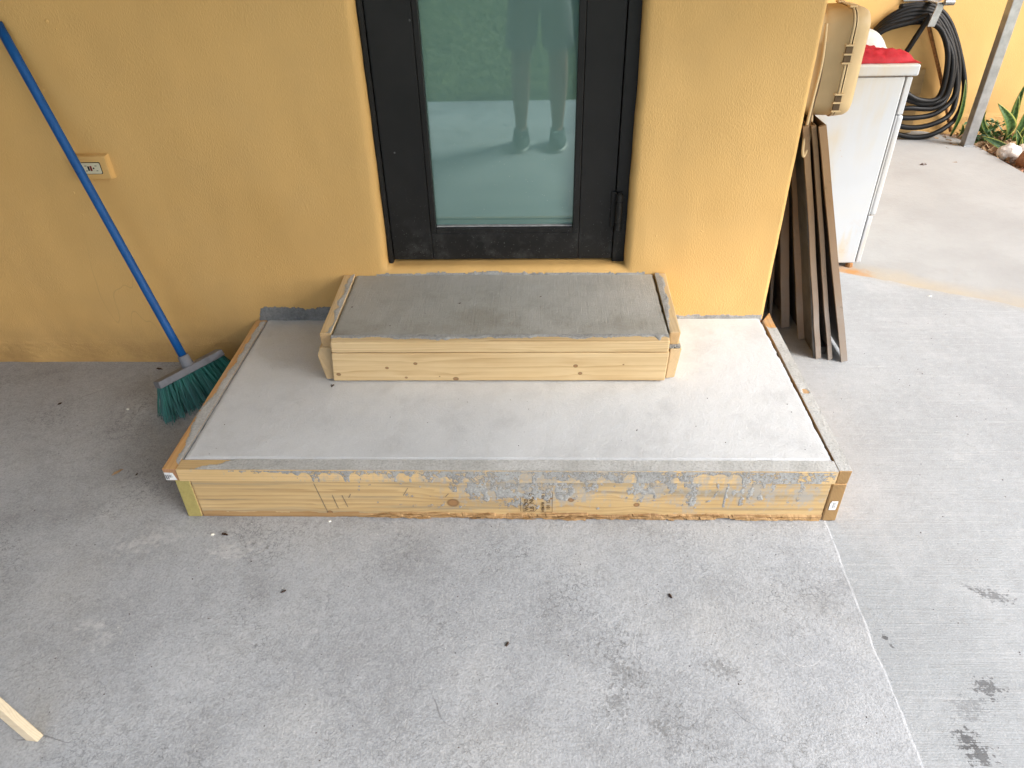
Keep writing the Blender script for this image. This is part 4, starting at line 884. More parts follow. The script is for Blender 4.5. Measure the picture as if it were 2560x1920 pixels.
cab = tube('cable', catmull([(0.872, 0.035, 1.12), (0.880, 0.03, 1.02), (0.875, 0.025, 0.92), (0.871, 0.02, 0.83), (0.871, 0.012, 0.775), (0.8775, 0.010, 0.752), (0.886, 0.018, 0.775), (0.893, 0.04, 0.82), (0.9, 0.075, 0.858)], 10), 0.0042, 10)
link('cable', cab, BEIGE, None, True, label='thin beige cable looping below the utility box', cat='cable')
cab = tube('cable', catmull([(0.884, 0.05, 1.07), (0.889, 0.045, 0.97), (0.884, 0.04, 0.9), (0.879, 0.03, 0.845), (0.876, 0.03, 0.80)], 8), 0.005, 8)
link('cable', cab, BEIGE_DARK, None, True, label='dark cable squeezed between utility box and wall corner', cat='cable')

# ================================================================== LEANING PANELS
def storm_panel(xb, xt, zt, y0, y1, lip, mat, label, dy_top=0.0, th=0.0022, zb=0.001):
    e = Vector((xt-xb, dy_top, zt-zb)); n = Vector((e.z, 0, -e.x)).normalized()     # n points right/up
    def P(w, d, t): return Vector((xb, y0, zb))+e*t+Vector((0, w, 0))+n*d
    W_ = y1-y0
    prof = [(0, -lip), (0.0, 0.0), (W_, 0.0), (W_, -lip), (W_-th, -lip), (W_-th, -th), (0.012, -th), (0.012, -lip*0.8), (0.010, -lip)]
    V = []; F = []
    segs = 12
    for s in range(segs+1):
        t = s/segs; k = 0.0035*fr(t*4, xb*31)
        for w, d in prof: V.append(P(w+k*(1 if w < 0.02 else 0), d+k, t))
    n_ = len(prof)
    for s in range(segs):
        for k in range(n_): F.append((s*n_+k, s*n_+(k+1) % n_, (s+1)*n_+(k+1) % n_, (s+1)*n_+k))
    F.append(tuple(range(n_))); F.append(tuple(segs*n_+k for k in range(n_-1, -1, -1)))
    zm = min(v.z for v in V); V = [Vector((v.x, v.y, v.z-zm+zb)) for v in V]
    return link('storm_panel', mesh('storm_panel', V, F), mat, None, False, label=label, cat='panel', group='metal panels leaning at the house corner')
storm_panel(1.186, 0.918, 0.845, -0.010, 0.62, 0.022, PANEL, 'bronze metal panel with dented lip, rightmost of the leaning stack')
storm_panel(1.139, 0.895, 0.842, 0.008, 0.62, 0.014, PANEL, 'thin bronze metal panel, second from the right in the leaning stack')
storm_panel(1.100, 0.876, 0.84, 0.014, 0.60, 0.018, PANEL, 'bronze metal panel, third from the right in the leaning stack')
storm_panel(1.084, 0.868, 0.84, 0.02, 0.60, 0.010, GREYPANEL, 'dark grey panel squeezed behind the third bronze panel')
storm_panel(1.102, 0.905, 0.82, 0.150, 0.66, 0.046, PANEL, 'wide-lipped brown panel standing back from the front three')
storm_panel(1.048, 0.885, 0.82, 0.24, 0.68, 0.03, PANEL, 'brown panel left of the wide-lipped one, half in shadow')
for i, (x, y) in enumerate(((1.008, 0.34), (0.990, 0.36), (0.973, 0.40), (0.956, 0.42), (0.940, 0.46))):
    storm_panel(x, 0.872+0.006*(4-i), 0.80, y, 0.72, 0.010, GREYPANEL if i % 2 else PANEL, ('dark thin panel in the shade behind the wall corner, '+('first', 'second', 'third', 'fourth', 'innermost')[i]+' from the brown panels') if i < 4 else 'dark thin panel in the shade, nearest to the side wall')
part_block = link('wood_spacer', bx('wood_spacer', 1.102, 1.128, 0.05, 0.12, 0.0005, 0.03, 0.002), GREYPANEL, None, label='small dark block on the ground between the leaning panels', cat='block')

# ================================================================== DRYER
dr = empty('clothes_dryer', (1.2, 1.12, 0), 'rusting white clothes dryer standing behind the house corner', 'dryer')
part('body', bx('body', 0.885, 1.494, 0.785, 1.45, 0.018, 0.812, 0.006, 2), DRYER, dr)
part('top', bx('top', 0.875, 1.536, 0.776, 1.46, 0.8155, 0.858, 0.007, 3), DRYER, dr)
part('gap_strip', bx('gap_strip', 0.89, 1.515, 0.792, 1.44, 0.8118, 0.8157, 0), RUST, dr)
part('front_panel', bx('front_panel', 1.4975, 1.522, 0.785, 1.45, 0.668, 0.8112, 0.004, 2), DRYER, dr)
dd = part('door', bx('door', 1.5035, 1.529, 0.787, 1.448, 0.245, 0.6645, 0.008, 3), DRYER, dr)
part('door_liner', bx('door_liner', 1.4965, 1.5032, 0.787, 1.448, 0.245, 0.666, 0.002, 1), DRYER, dd)
part('kick_panel', bx('kick_panel', 1.4975, 1.519, 0.786, 1.449, 0.02, 0.2405, 0.004, 2), DRYER, dr)
for x, y in ((1.478, 0.80), (1.478, 1.43), (0.92, 0.80), (0.92, 1.43)):
    part('foot', tube('foot', [(x, y, -0.0035), (x, y, 0.012), (x, y, 0.02)], [0.017, 0.015, 0.008], 10), RUST, dr)
def mound(name, fn, nx, ny, x0, x1, y0, y1, zb, mat, label, cat):
    V = []; F = []
    for i in range(nx+1):
        for j in range(ny+1):
            x = x0+(x1-x0)*i/nx; y = y0+(y1-y0)*j/ny; V.append((x, y, zb+max(0.0006, fn(i/nx, j/ny))))
    for i in range(nx):
        for j in range(ny): F.append((i*(ny+1)+j, (i+1)*(ny+1)+j, (i+1)*(ny+1)+j+1, i*(ny+1)+j+1))
    rim = [i*(ny+1) for i in range(nx+1)]+[nx*(ny+1)+j for j in range(1, ny+1)]+[i*(ny+1)+ny for i in range(nx-1, -1, -1)]+[j for j in range(ny-1, 0, -1)]
    F.append(tuple(reversed([len(V)+k for k in range(len(rim))]))); b = len(V)
    for k in rim: V.append((V[k][0], V[k][1], zb))
    for k in range(len(rim)): F.append((rim[k], b+k, b+(k+1) % len(rim), rim[(k+1) % len(rim)]))
    return link(name, mesh(name, V, F), mat, None, True, label=label, cat=cat)
def sup(u, v, p=4): return max(0.0, 1-abs(2*u-1)**p-abs(2*v-1)**p)**0.45
mound('folded_cloth', lambda u, v: sup(u, v, 3.0)*(0.026+0.02*math.exp(-((v-0.22)/0.2)**2)+0.06*sstep(0.8, 0.15, u)*sstep(0.1, 0.6, v)+0.011*fr(u*5, v*5)+0.006*fr(u*14, v*9)), 60, 40, 1.10, 1.545, 0.80, 1.03, 0.8588, RED, 'crumpled red cloth lying at the front edge of the dryer top', 'cloth')
mound('folded_cloth', lambda u, v: sup(u, v, 4)*(0.055+0.13*clamp(1.02-u)+0.008*fr(u*5, v*5, 3)), 34, 24, 1.08, 1.53, 1.05, 1.30, 0.8588, WHITEBAG, 'off-white sacking heaped behind the red cloth', 'cloth')
mound('folded_cloth', lambda u, v: sup(u, v, 4)*(0.05+0.22*clamp(1.0-u)+0.012*fr(u*5, v*5, 6)), 26, 20, 1.06, 1.47, 1.315, 1.45, 0.8588, YELLOW, 'yellow cloth peeking out behind the off-white sacking', 'cloth')

# ================================================================== BACK CORNER
HP = []
def loop(k):
    j = lambda a: a+random.uniform(-0.012, 0.012)
    s = k
    return [(j(2.34), 2.875-0.012*s, 0.775-0.018*s), (j(2.52), 2.872-0.012*s, j(0.775)-0.018*s), (j(2.66-0.012*s), 2.865-0.012*s, 0.69-0.012*s), (j(2.80-0.026*s), 2.85-0.018*s, 0.48), (j(2.865-0.04*s), 2.82-0.02*s, 0.27), (j(2.83-0.062*s), 2.77-0.018*s, 0.11+0.03*s), (j(2.67-0.06*s), 2.72-0.008*s, 0.02+0.062*s), (j(2.47-0.03*s), 2.73-0.006*s, 0.03+0.06*s), (j(2.28-0.01*s), 2.78, 0.14+0.04*s), (j(2.16), 2.82, 0.36), (j(2.20), 2.86-0.01*s, 0.62)]
random.seed(21)
for k in range(6): HP += loop(k)
HP += [(2.40, 2.80, 0.70), (2.47, 2.782, 0.735), (2.47, 2.775, 0.70), (2.42, 2.77, 0.58), (2.36, 2.78, 0.42), (2.31, 2.80, 0.25), (2.28, 2.82, 0.12)]
link('coiled_hose', tube('coiled_hose', catmull(HP, 7), 0.0165, 10), HOSE, None, True, label='thick black hose coiled over a hook on the back wall', cat='hose')
hk = empty('hose_hook', (2.5, 2.9, 0.7), 'grey galvanised hook holding the black hose coil', 'hook')
part('wall_plate', bx('wall_plate', 2.36, 2.60, 2.905, 2.92, 0.80, 0.86, 0.002), GALV, hk)
part('arm', bx('arm', 2.49, 2.53, 2.735, 2.905, 0.802, 0.812, 0.002), GALV, hk)
part('strap', hexa('strap', [(2.470, 2.735, 0.680), (2.515, 2.735, 0.680), (2.515, 2.742, 0.680), (2.470, 2.742, 0.680), (2.495, 2.735, 0.812), (2.54, 2.735, 0.812), (2.54, 2.742, 0.812), (2.495, 2.742, 0.812)], 0.002), GALV, hk)
part('end_cap', tube('end_cap', [(2.53, 2.73, 0.815), (2.585, 2.73, 0.815)], 0.018, 14), GALV, hk)
link('rusty_rod', tube('rusty_rod', [(2.535, 2.900, 0.70), (2.72, 2.89, 0.36), (2.905, 2.89, 0.0)], 0.0115, 10), RUST, None, True, label='thin rusty rod leaning on the wall behind the hose', cat='rod')
link('wood_board', hexa('wood_board', [(2.02, 2.86, 0.001), (2.62, 2.86, 0.001), (2.62, 2.878, 0.001), (2.02, 2.878, 0.001), (2.02, 2.896, 0.40), (2.62, 2.896, 0.40), (2.62, 2.914, 0.40), (2.02, 2.914, 0.40)], 0.002), W_PLY, None, label='brown plywood board propped on the wall behind the hose', cat='board')
pp = empty('steel_post', (2.86, 2.58, 0), 'square galvanised steel post rising beside the planting bed', 'post')
part('shaft', bx('shaft', 2.832, 2.892, 2.55, 2.61, -0.004, 2.70, 0.004, 2), GALV, pp)
part('base_plate', bx('base_plate', 2.828, 2.896, 2.546, 2.614, -0.0042, 0.0012, 0.0015), GALV, pp)
# snake plants
def blade(base, tip, width, bend, n=12, twist=0.4, fold=0.25):
    base, tip = Vector(base), Vector(tip); d = tip-base; L = d.length; side = d.cross(Vector((0.3, -1, 0.2))).normalized(); out = side.cross(d).normalized()
    V = []; F = []; UVs = []
    for i in range(n+1):
        t = i/n; c = base+d*t+out*(bend*math.sin(math.pi*t*0.9))*L; w = width*(0.55+0.45*math.sin(math.pi*min(1, t*1.25)))*(1-max(0, (t-0.72)/0.28)**2*0.97)
        s = (side*math.cos(twist*t)+out*math.sin(twist*t)); q = (out*math.cos(twist*t)-side*math.sin(twist*t))
        for k, a in enumerate((-1, -0.45, 0, 0.45, 1)):
            V.append(c+s*(a*w*0.5)+q*(a*a*w*fold)); UVs.append((k/4, t*L/0.4))
    for i in range(n):
        for k in range(4): F.append((i*5+k, i*5+k+1, (i+1)*5+k+1, (i+1)*5+k))
    return V, F, UVs
def plant(name, blades, mat, label, cat, loc, group=None):
    root = empty(name, loc, label, cat, group)
    for bb in blades:
        V, F, UV_ = blade(*bb[:3], **bb[3]); me = mesh('leaf', V, F); uv = me.uv_layers.new(name='UVMap')
        for lp in me.loops: uv.data[lp.index].uv = UV_[lp.vertex_index]
        o = part('leaf', me, mat, root, True)
        md = o.modifiers.new('thick', 'SOLIDIFY'); md.thickness = 0.003
    return root
G1 = 'snake plants in the bed'
plant('snake_plant', [((3.17, 2.72, -0.02), (2.93, 2.55, 0.27), 0.075, dict(bend=0.18, twist=0.3)), ((3.16, 2.70, -0.02), (3.09, 2.60, 0.30), 0.05, dict(bend=0.05)), ((3.2, 2.72, -0.02), (3.13, 2.62, 0.36), 0.055, dict(bend=-0.06)),
    ((3.10, 2.66, -0.02), (2.925, 2.56, 0.21), 0.028, dict(bend=-0.22)), ((3.20, 2.68, -0.02), (3.20, 2.55, 0.22), 0.06, dict(bend=0.1)), ((3.22, 2.7, -0.02), (3.25, 2.64, 0.40), 0.06, dict(bend=0.0))], SNAKE, 'snake plant with one broad leaf bending behind the steel post', 'plant', (3.17, 2.72, -0.02), G1)
plant('snake_plant', [((3.10, 2.44, -0.02), (2.925, 2.55, 0.06), 0.045, dict(bend=0.05, twist=0.1)), ((3.12, 2.45, -0.02), (3.20, 2.36, 0.16), 0.05, dict(bend=0.08)), ((3.13, 2.46, -0.02), (3.16, 2.42, 0.24), 0.05, dict(bend=-0.06)), ((3.14, 2.48, -0.02), (3.06, 2.46, 0.13), 0.04, dict(bend=0.1))], SNAKE, 'low snake plant spreading behind the white rock', 'plant', (3.1, 2.45, -0.02), G1)
plant('snake_plant', [((2.86, 2.80, -0.01), (2.80, 2.74, 0.37), 0.03, dict(bend=0.10)), ((2.90, 2.78, -0.01), (2.86, 2.70, 0.10), 0.03, dict(bend=0.1))], SNAKE, 'single slender snake plant leaf left of the steel post', 'plant', (2.86, 2.8, -0.01), G1)
# weeds and litter
random.seed(5)
def leafmess(name, n, cx, cy, sx, sy, z0, z1, size, mat, label, cat, kind=None):
    V = []; F = []
    for i in range(n):
        c = Vector((random.gauss(cx, sx), random.gauss(cy, sy), random.uniform(z0, z1))); a = random.uniform(0, 6.28); e = random.uniform(-0.6, 0.9); d = Vector((math.cos(a)*math.cos(e), math.sin(a)*math.cos(e), math.sin(e))); s = d.orthogonal().normalized(); l = size*random.uniform(0.6, 1.4); b = len(V)
        if c.y > 2.89: c.y = 2.89
        V += [c-d*l*0.5, c+s*l*0.22, c+d*l*0.5, c-s*l*0.22]; F.append((b, b+1, b+2, b+3))
    return link(name, mesh(name, V, F), mat, None, False, label=label, cat=cat, kind=kind)
leafmess('weeds', 260, 3.06, 2.74, 0.06, 0.05, -0.02, 0.10, 0.035, WEED, 'small green weeds at the foot of the snake plants', 'weeds', 'stuff')
leafmess('leaf_litter', 300, 3.12, 2.6, 0.16, 0.16, -0.032, -0.005, 0.05, DRYLEAF, 'dry brown leaf litter over the planting bed', 'leaf litter', 'stuff')
def rock(name, c, r, mat, label, sd_):
    bm = bmesh.new(); bmesh.ops.create_icosphere(bm, subdivisions=4, radius=1)
    for v in bm.verts:
        n = v.co.normalized(); k = 1+0.16*fr(n.x*1.3+sd_, n.y*1.3, n.z*1.3)+0.03*fr(n.x*6+sd_, n.y*6, n.z*6); v.co = Vector((n.x*r[0]*k, n.y*r[1]*k, n.z*r[2]*k))+Vector(c)
    return link(name, from_bm(name, bm), mat, None, True, label=label, cat='rock', group='rocks edging the bed')
rock('rock', (3.01, 2.36, 0.015), (0.072, 0.055, 0.052), ROCKW, 'rounded white rock at the edge of the walkway', 1)
rock('rock', (3.12, 2.37, 0.015), (0.06, 0.05, 0.05), ROCKW, 'white rock half hidden behind the pinkish one', 4)
rock('rock', (3.075, 2.19, 0.03), (0.085, 0.09, 0.085), ROCKP, 'pinkish brown rock nearest the walkway edge', 8)
V = []; F = []
for i in range(400):
    x = random.uniform(2.94, 3.3); y = random.uniform(1.7, 2.6); r = random.uniform(0.004, 0.014); b = len(V); z = -0.022
    for d in ((1, 0, 0), (0, 1, 0), (-1, 0, 0), (0, -1, 0), (0, 0, 0.8), (0, 0, -0.8)): V.append((x+d[0]*r*random.uniform(.7, 1.2), y+d[1]*r*random.uniform(.7, 1.2), z+d[2]*r))
    for t in ((0, 1, 4), (1, 2, 4), (2, 3, 4), (3, 0, 4), (1, 0, 5), (2, 1, 5), (3, 2, 5), (0, 3, 5)): F.append(tuple(b+k for k in t))
link('gravel', mesh('gravel', V, F), ROCKP, None, label='loose reddish gravel in the bed', cat='gravel', kind='stuff')

# ================================================================== STAKE AND DEBRIS
stv = Vector((-0.08, 0.024, 0.167)).normalized()*2.39   # its top end leans on the side wall
SB = [Vector(q) for q in ((-1.025, -1.458, 0.0035), (-0.997, -1.461, 0.0035), (-0.990, -1.447, 0.006), (-1.018, -1.444, 0.006))]
link('wooden_stake', hexa('wooden_stake', SB+[q+stv for q in SB], 0.0015, 1), W_STAKE, None, label='pale wooden stake end resting on the patio at the lower left', cat='stake')
def bug(name, c, ang, sz, label, mat=BUG, cat='dead insect', grp='dead insects on the concrete', legs=True):
    sz *= 0.72; bm = bmesh.new(); R = Matrix.Rotation(ang, 3, 'Z')
    for ox, r in ((0.0, (0.0075, 0.0045, 0.004)), (0.0085, (0.004, 0.0038, 0.0034)), (-0.007, (0.005, 0.0036, 0.003))):
        m = bmesh.ops.create_icosphere(bm, subdivisions=2, radius=1)
        for v in m['verts']: v.co = R @ Vector((v.co.x*r[0]+ox, v.co.y*r[1], v.co.z*r[2]+0.0034))*sz+Vector(c)
    if legs:
        for i in range(6):
            s = 1 if i % 2 else -1; x = -0.003+0.004*(i//2); a = R @ Vector((x, 0.003*s, 0.003)); b_ = R @ Vector((x+0.002, 0.009*s, 0.0065)); d = R @ Vector((x+0.003*(i//2-1), 0.0125*s, 0.0004))
            w = Vector((0, 0, 0.0007))
            q = [bm.verts.new(Vector(c)+p*sz) for p in (a-w, b_-w, b_+w, a+w)]; bm.faces.new(q); q = [bm.verts.new(Vector(c)+p*sz) for p in (b_-w, d, b_+w)]; bm.faces.new(q)
    return link(name, from_bm(name, bm), mat, None, True, label=label, cat=cat, group=grp)
bug('dead_insect', (-0.809, -0.874, 0.003), 2.8, 1.1, 'dark dead insect beside a white crumb below the wide step')
bug('dead_insect', (-0.59, -1.066, 0.003), 0.7, 0.8, 'small dead insect on the open patio left of centre')
bug('dead_insect', (0.383, -1.069, 0.003), 1.9, 0.85, 'small brown dead insect on the patio at the right')
bug('dead_insect', (-0.018, -1.212, 0.003), 1.2, 0.8, 'small brown dead insect on the patio nearest the camera')
bug('dead_insect', (-1.171, -0.631, 0.003), 1.4, 0.6, 'tiny dead insect close to the left corner of the wide step')
bug('dead_insect', (-0.586, -0.42, H1), 1.3, 0.8, 'dark dead insect under the left end of the small step')
bug('dead_insect', (0.335, -0.638, H1), 1.2, 0.4, 'tiny dark insect on the pale slab of the wide step', legs=False)
bug('dead_insect', (-0.542, -0.217, 0.353), 0.4, 0.4, 'tiny dark insect at the left edge of the damp slab', legs=False)
bug('dead_insect', (-0.196, -0.196, 0.354), 0.4, 0.45, 'tiny dark insect in the middle of the damp slab', legs=False)
bug('dead_insect', (0.065, -0.157, 0.3555), 0.4, 0.4, 'tiny dark insect at the back of the damp slab', legs=False)
def chip(c, ang, l, w, label, mat, cat, h=0.004):
    R = Matrix.Rotation(ang, 3, 'Z'); c = Vector(c)
    V = [c+R @ Vector(p) for p in ((-l/2, 0, 0), (0, -w/2, 0.0), (l/2, w*0.1, 0), (0, w/2, 0.0), (-l*.2, 0, h), (l*.25, 0, h*0.8))]
    F = [(0, 1, 4), (1, 5, 4), (1, 2, 5), (2, 3, 5), (3, 4, 5), (3, 0, 4), (0, 3, 2, 1)]
    return link(cat.replace(' ', '_'), mesh('chip', V, F), mat, None, False, label=label, cat=cat)
chip((-0.844, -0.875, 0.003), 0.5, 0.013, 0.008, 'white crumb beside the dark dead insect', CHAFF, 'crumb', 0.006)
chip((-1.355, -0.30, 0.003), 0.2, 0.012, 0.01, 'white crumb on the shaded patio left of the broom', CHAFF, 'crumb', 0.005)
chip((-1.235, -0.621, 0.003), 0.9, 0.04, 0.007, 'curled brown leaf scrap left of the wide step corner', DRYLEAF, 'leaf scrap', 0.007)
chip((-1.612, -0.268, 0.003), 0.9, 0.018, 0.009, 'dark leaf scrap on the shaded patio at far left', BUG, 'leaf scrap', 0.005)
chip((-1.353, -0.05, 0.003), -0.2, 0.03, 0.008, 'dark leaf scrap at the wall foot behind the broom', BUG, 'leaf scrap', 0.006)
chip((-0.53, -0.822, 0.003), 0.3, 0.01, 0.006, 'pale crumb against the foot of the front board', CHAFF, 'crumb', 0.005)
chip((1.71, 0.50, 0.0), 0.0, 0.02, 0.006, 'white chip lying near the rusty joint', CHAFF, 'crumb', 0.003)
chip((2.42, 2.20, -0.004), 0.1, 0.05, 0.02, 'dark leaf scrap on the concrete below the hose', BUG, 'leaf scrap', 0.012)
# grit: cement crumbs round the formwork, dark specks over the patio
def grit(name, pts, r0, r1, mat, label):
    V = []; F = []
    for x, y, z in pts:
        r = random.uniform(r0, r1); b = len(V)
        for d in ((1, 0, 0), (0, 1, 0), (-1, 0, 0), (0, -1, 0), (0, 0, 1)): V.append((x+d[0]*r*random.uniform(.5, 1.4), y+d[1]*r*random.uniform(.5, 1.4), z+d[2]*r*0.8))
        for t in ((0, 1, 4), (1, 2, 4), (2, 3, 4), (3, 0, 4)): F.append(tuple(b+k for k in t))
    return link(name, mesh(name, V, F), mat, None, label=label, cat='grit', kind='stuff')
random.seed(17)
P_ = [(random.uniform(-0.95, 0.86), -0.815-abs(random.gauss(0, 0.035)), 0.003) for i in range(150)]+[(1.15+random.gauss(0, 0.07), 0.0-abs(random.gauss(0, 0.06)), 0.0) for i in range(60)]+[(random.uniform(-1.7, -1.0), -0.015-abs(random.gauss(0, 0.03)), 0.003) for i in range(70)]
grit('cement_crumbs', P_, 0.0009, 0.0024, CEM_PALE, 'pale cement crumbs scattered along the formwork and wall foot')
P_ = [(random.uniform(-1.7, 0.80), random.uniform(-1.75, -0.05), 0.003) for i in range(330)]
P_ = [q for q in P_ if not (-0.97 < q[0] and q[1] > -0.83)]+[(random.uniform(0.9, 2.0), random.uniform(-1.6, 0.4), 0.0) for i in range(150)]+[(random.uniform(-0.9, 0.82), random.uniform(-0.75, -0.45), 0.1855) for i in range(22)]+[(random.uniform(-0.55, 0.42), random.uniform(-0.36, -0.03), 0.352) for i in range(14)]
grit('dark_specks', P_, 0.0008, 0.0022, BUG, 'tiny dark specks strewn over the concrete')
# wall blemishes: small paint lumps left of the door
def lump(c, r, root):
    bm = bmesh.new(); m = bmesh.ops.create_icosphere(bm, subdivisions=2, radius=1)
    for v in bm.verts: v.co = Vector((v.co.x*r, v.co.y*r*0.45, v.co.z*r*1.1))+Vector(c)
    part('paint_lump', from_bm('paint_lump', bm), STUCCO, root, True)
for c, r in (((-1.345, 0, 1.165), 0.006), ((-1.325, 0, 1.145), 0.0025), ((-1.455, 0, 1.08), 0.003), ((-1.43, 0, 0.98), 0.003), ((-0.93, 0, 0.92), 0.002), ((-1.46, 0, 0.66), 0.004), ((-1.22, 0, 0.8), 0.002)): lump((c[0], und(c[0], c[2]), c[2]), r, house)

# ================================================================== GARDEN MIRRORED IN THE GLASS
random.seed(8)
V = []; F = []
for i in range(42000):
    q = random.random()**1.6; y = YF-0.01-q*9.0; x = random.uniform(-3.0-q*2, 2.4+q*2); h = random.uniform(0.02, 0.05); a = random.uniform(0, 6.28); w = random.uniform(0.003, 0.006)*(1+2*q); lx, ly = random.gauss(0, 0.018), random.gauss(0, 0.018); b = len(V)
    V += [(x-w*math.cos(a), y-w*math.sin(a), -0.04), (x+w*math.cos(a), y+w*math.sin(a), -0.04), (x+lx, y+ly, -0.04+h)]; F.append((b, b+1, b+2))
link('grass', mesh('grass', V, F), GRASS, None, False, label='short lawn grass beyond the patio edge', cat='grass', kind='stuff')
def shrub(name, c, r, h, n, label, stems=5, ls=0.07):
    root = empty(name, c, label, 'shrub'); V = []; F = []; cv = Vector(c)
    for i in range(n):
        while True:
            p = Vector((random.uniform(-1, 1), random.uniform(-1, 1), random.uniform(-1, 1)))
            if p.length < 1: break
        k = 0.75+0.35*fr(p.x*2+c[0], p.y*2, p.z*2); p = Vector((p.x*r*k, p.y*r*k, h*0.55+p.z*h*0.45*k))
        a, e = random.uniform(0, 6.28), random.uniform(-0.7, 0.9); d = Vector((math.cos(a)*math.cos(e), math.sin(a)*math.cos(e), math.sin(e))); s = d.orthogonal().normalized(); l = ls*random.uniform(0.6, 1.3); b = len(V); p = p+cv
        V += [p, p+d*l*0.45+s*l*0.24, p+d*l, p+d*l*0.45-s*l*0.24]; F.append((b, b+1, b+2, b+3))
    part('foliage', mesh('foliage', V, F), LEAF, root)
    for i in range(stems):
        a = 6.28*i/stems; part('stem', tube('stem', catmull([cv, cv+Vector((math.cos(a)*r*0.15, math.sin(a)*r*0.15, h*0.35)), cv+Vector((math.cos(a)*r*0.5, math.sin(a)*r*0.5, h*0.8))], 4), [0.012, 0.011, 0.01, 0.009, 0.008, 0.007, 0.006, 0.005, 0.004], 6), BARK, root, True)
shrub('garden_shrub', (-1.6, -7.4, -0.04), 1.0, 1.4, 3000, 'dense shrub on the lawn, seen only mirrored in the door glass at left')
shrub('garden_shrub', (0.42, -4.35, -0.04), 0.22, 1.4, 420, 'slim leafy shrub by the patio, mirrored beside the legs in the door glass', 4, 0.09)
shrub('garden_shrub', (2.6, -7.0, -0.04), 1.1, 1.8, 2200, 'broad shrub at the far right of the lawn behind the camera')

# ================================================================== PERSON TAKING THE PHOTOGRAPH (mirrored in the glass)
PX = 0.072
pr = empty('person', (PX, -2.56, 0), 'person in grey shorts and light shirt holding a phone, mirrored in the door', 'person')
def skinned(name, chains, mat, root, sub_=2):
    """chains: list of point lists (co, r); first point of later chains joins the nearest earlier vertex"""
    bm_v = []; ed = []; rad = []
    for ch in chains:
        prev = None
        for i, (co, r) in enumerate(ch):
            if i == 0 and bm_v:
                d = [(Vector(co)-v).length for v in bm_v]; k = min(range(len(d)), key=lambda q: d[q])
                if d[k] < 0.03: prev = k; continue
            bm_v.append(Vector(co)); rad.append(r); k = len(bm_v)-1
            if prev is not None: ed.append((prev, k))
            prev = k
    me = bpy.data.meshes.new(name); me.from_pydata([tuple(v) for v in bm_v], ed, []); me.update()
    o = link(name, me, mat, None, False)
    md = o.modifiers.new('skin', 'SKIN'); md.use_smooth_shade = True
    for i, sv in enumerate(me.skin_vertices[0].data): sv.radius = (rad[i], rad[i]); sv.use_root = (i == 0)
    ms = o.modifiers.new('sub', 'SUBSURF'); ms.levels = sub_; ms.render_levels = sub_
    dg = bpy.context.evaluated_depsgraph_get(); dg.update(); m2 = bpy.data.meshes.new_from_object(o.evaluated_get(dg)); bpy.data.objects.remove(o)
    for p in m2.polygons: p.use_smooth = True
    if not m2.materials: m2.materials.append(mat)
    p = part(name, m2, None, root, True); return p
BY = -2.58
chains = [[((PX, BY, 0.98), 0.115), ((PX, BY, 1.12), 0.125), ((PX, BY+0.01, 1.27), 0.14), ((PX, BY, 1.41), 0.12), ((PX, BY+0.01, 1.49), 0.06), ((PX, BY+0.03, 1.56), 0.055), ((PX, BY+0.05, 1.62), 0.08), ((PX, BY+0.05, 1.69), 0.09), ((PX, BY+0.045, 1.745), 0.065)]]
FX = {-1: -0.05, 1: 0.195}
for s in (-1, 1):
    fx = FX[s]
    chains.append([((PX, BY, 0.98), 0.115), ((PX+s*0.095, BY, 0.90), 0.088), ((PX+s*0.105, BY+0.01, 0.70), 0.078), ((fx, BY+0.02, 0.50), 0.064), ((fx, BY-0.005, 0.36), 0.068), ((fx, BY, 0.20), 0.048), ((fx, BY, 0.095), 0.038), ((fx, BY+0.06, 0.06), 0.034), ((fx, BY+0.13, 0.05), 0.03)])
    hx = CP.x+s*0.098
    chains.append([((PX, BY, 1.41), 0.12), ((PX+s*0.19, BY, 1.42), 0.062), ((PX+s*0.245, BY+0.03, 1.29), 0.048), ((PX+s*0.26, BY+0.09, 1.17), 0.042), ((PX+s*0.19, BY+0.20, 1.27), 0.036), ((hx+s*0.02, -2.315, 1.385), 0.027), ((hx+s*0.008, -2.285, 1.425), 0.026)])
    palm = Vector((hx+s*0.008, -2.285, 1.425))
    for q, (dx, dz, l) in enumerate(((-0.004, 0.034, 0.9), (0.002, 0.022, 1.0), (0.005, 0.008, 0.95), (0.006, -0.006, 0.8))):
        b0 = palm+Vector((s*dx, 0.01, dz*0.8)); k1 = b0+Vector((s*0.004, 0.030*l, 0.012)); k2 = k1+Vector((-s*0.018*l, 0.012, 0.004)); k3 = k2+Vector((-s*0.016*l, 0.0, -0.002))
        chains.append([(tuple(palm), 0.026), (tuple(b0), 0.0095), (tuple(k1), 0.0085), (tuple(k2), 0.0075), (tuple(k3), 0.0065)])
    chains.append([(tuple(palm), 0.026), (tuple(palm+Vector((-s*0.012, 0.012, -0.02))), 0.011), (tuple(palm+Vector((-s*0.03, 0.012, 0.0))), 0.009), (tuple(palm+Vector((-s*0.043, 0.012, 0.012))), 0.008)])
body = skinned('body', chains, SKIN, pr)
def loft(name, rings, mat, root, n=24, caps=(False, False)):
    V = []; F = []
    for c, rx, ry in rings:
        for k in range(n): a = 2*math.pi*k/n; V.append((c[0]+rx*math.cos(a), c[1]+ry*math.sin(a), c[2]+0.004*math.sin(3*a)))
    for i in range(len(rings)-1):
        for k in range(n): F.append((i*n+k, i*n+(k+1) % n, (i+1)*n+(k+1) % n, (i+1)*n+k))
    if caps[0]: F.append(tuple(range(n-1, -1, -1)))
    if caps[1]: F.append(tuple((len(rings)-1)*n+k for k in range(n)))
    o = part(name, mesh(name, V, F), mat, root, True); md = o.modifiers.new('t', 'SOLIDIFY'); md.thickness = 0.003; return o
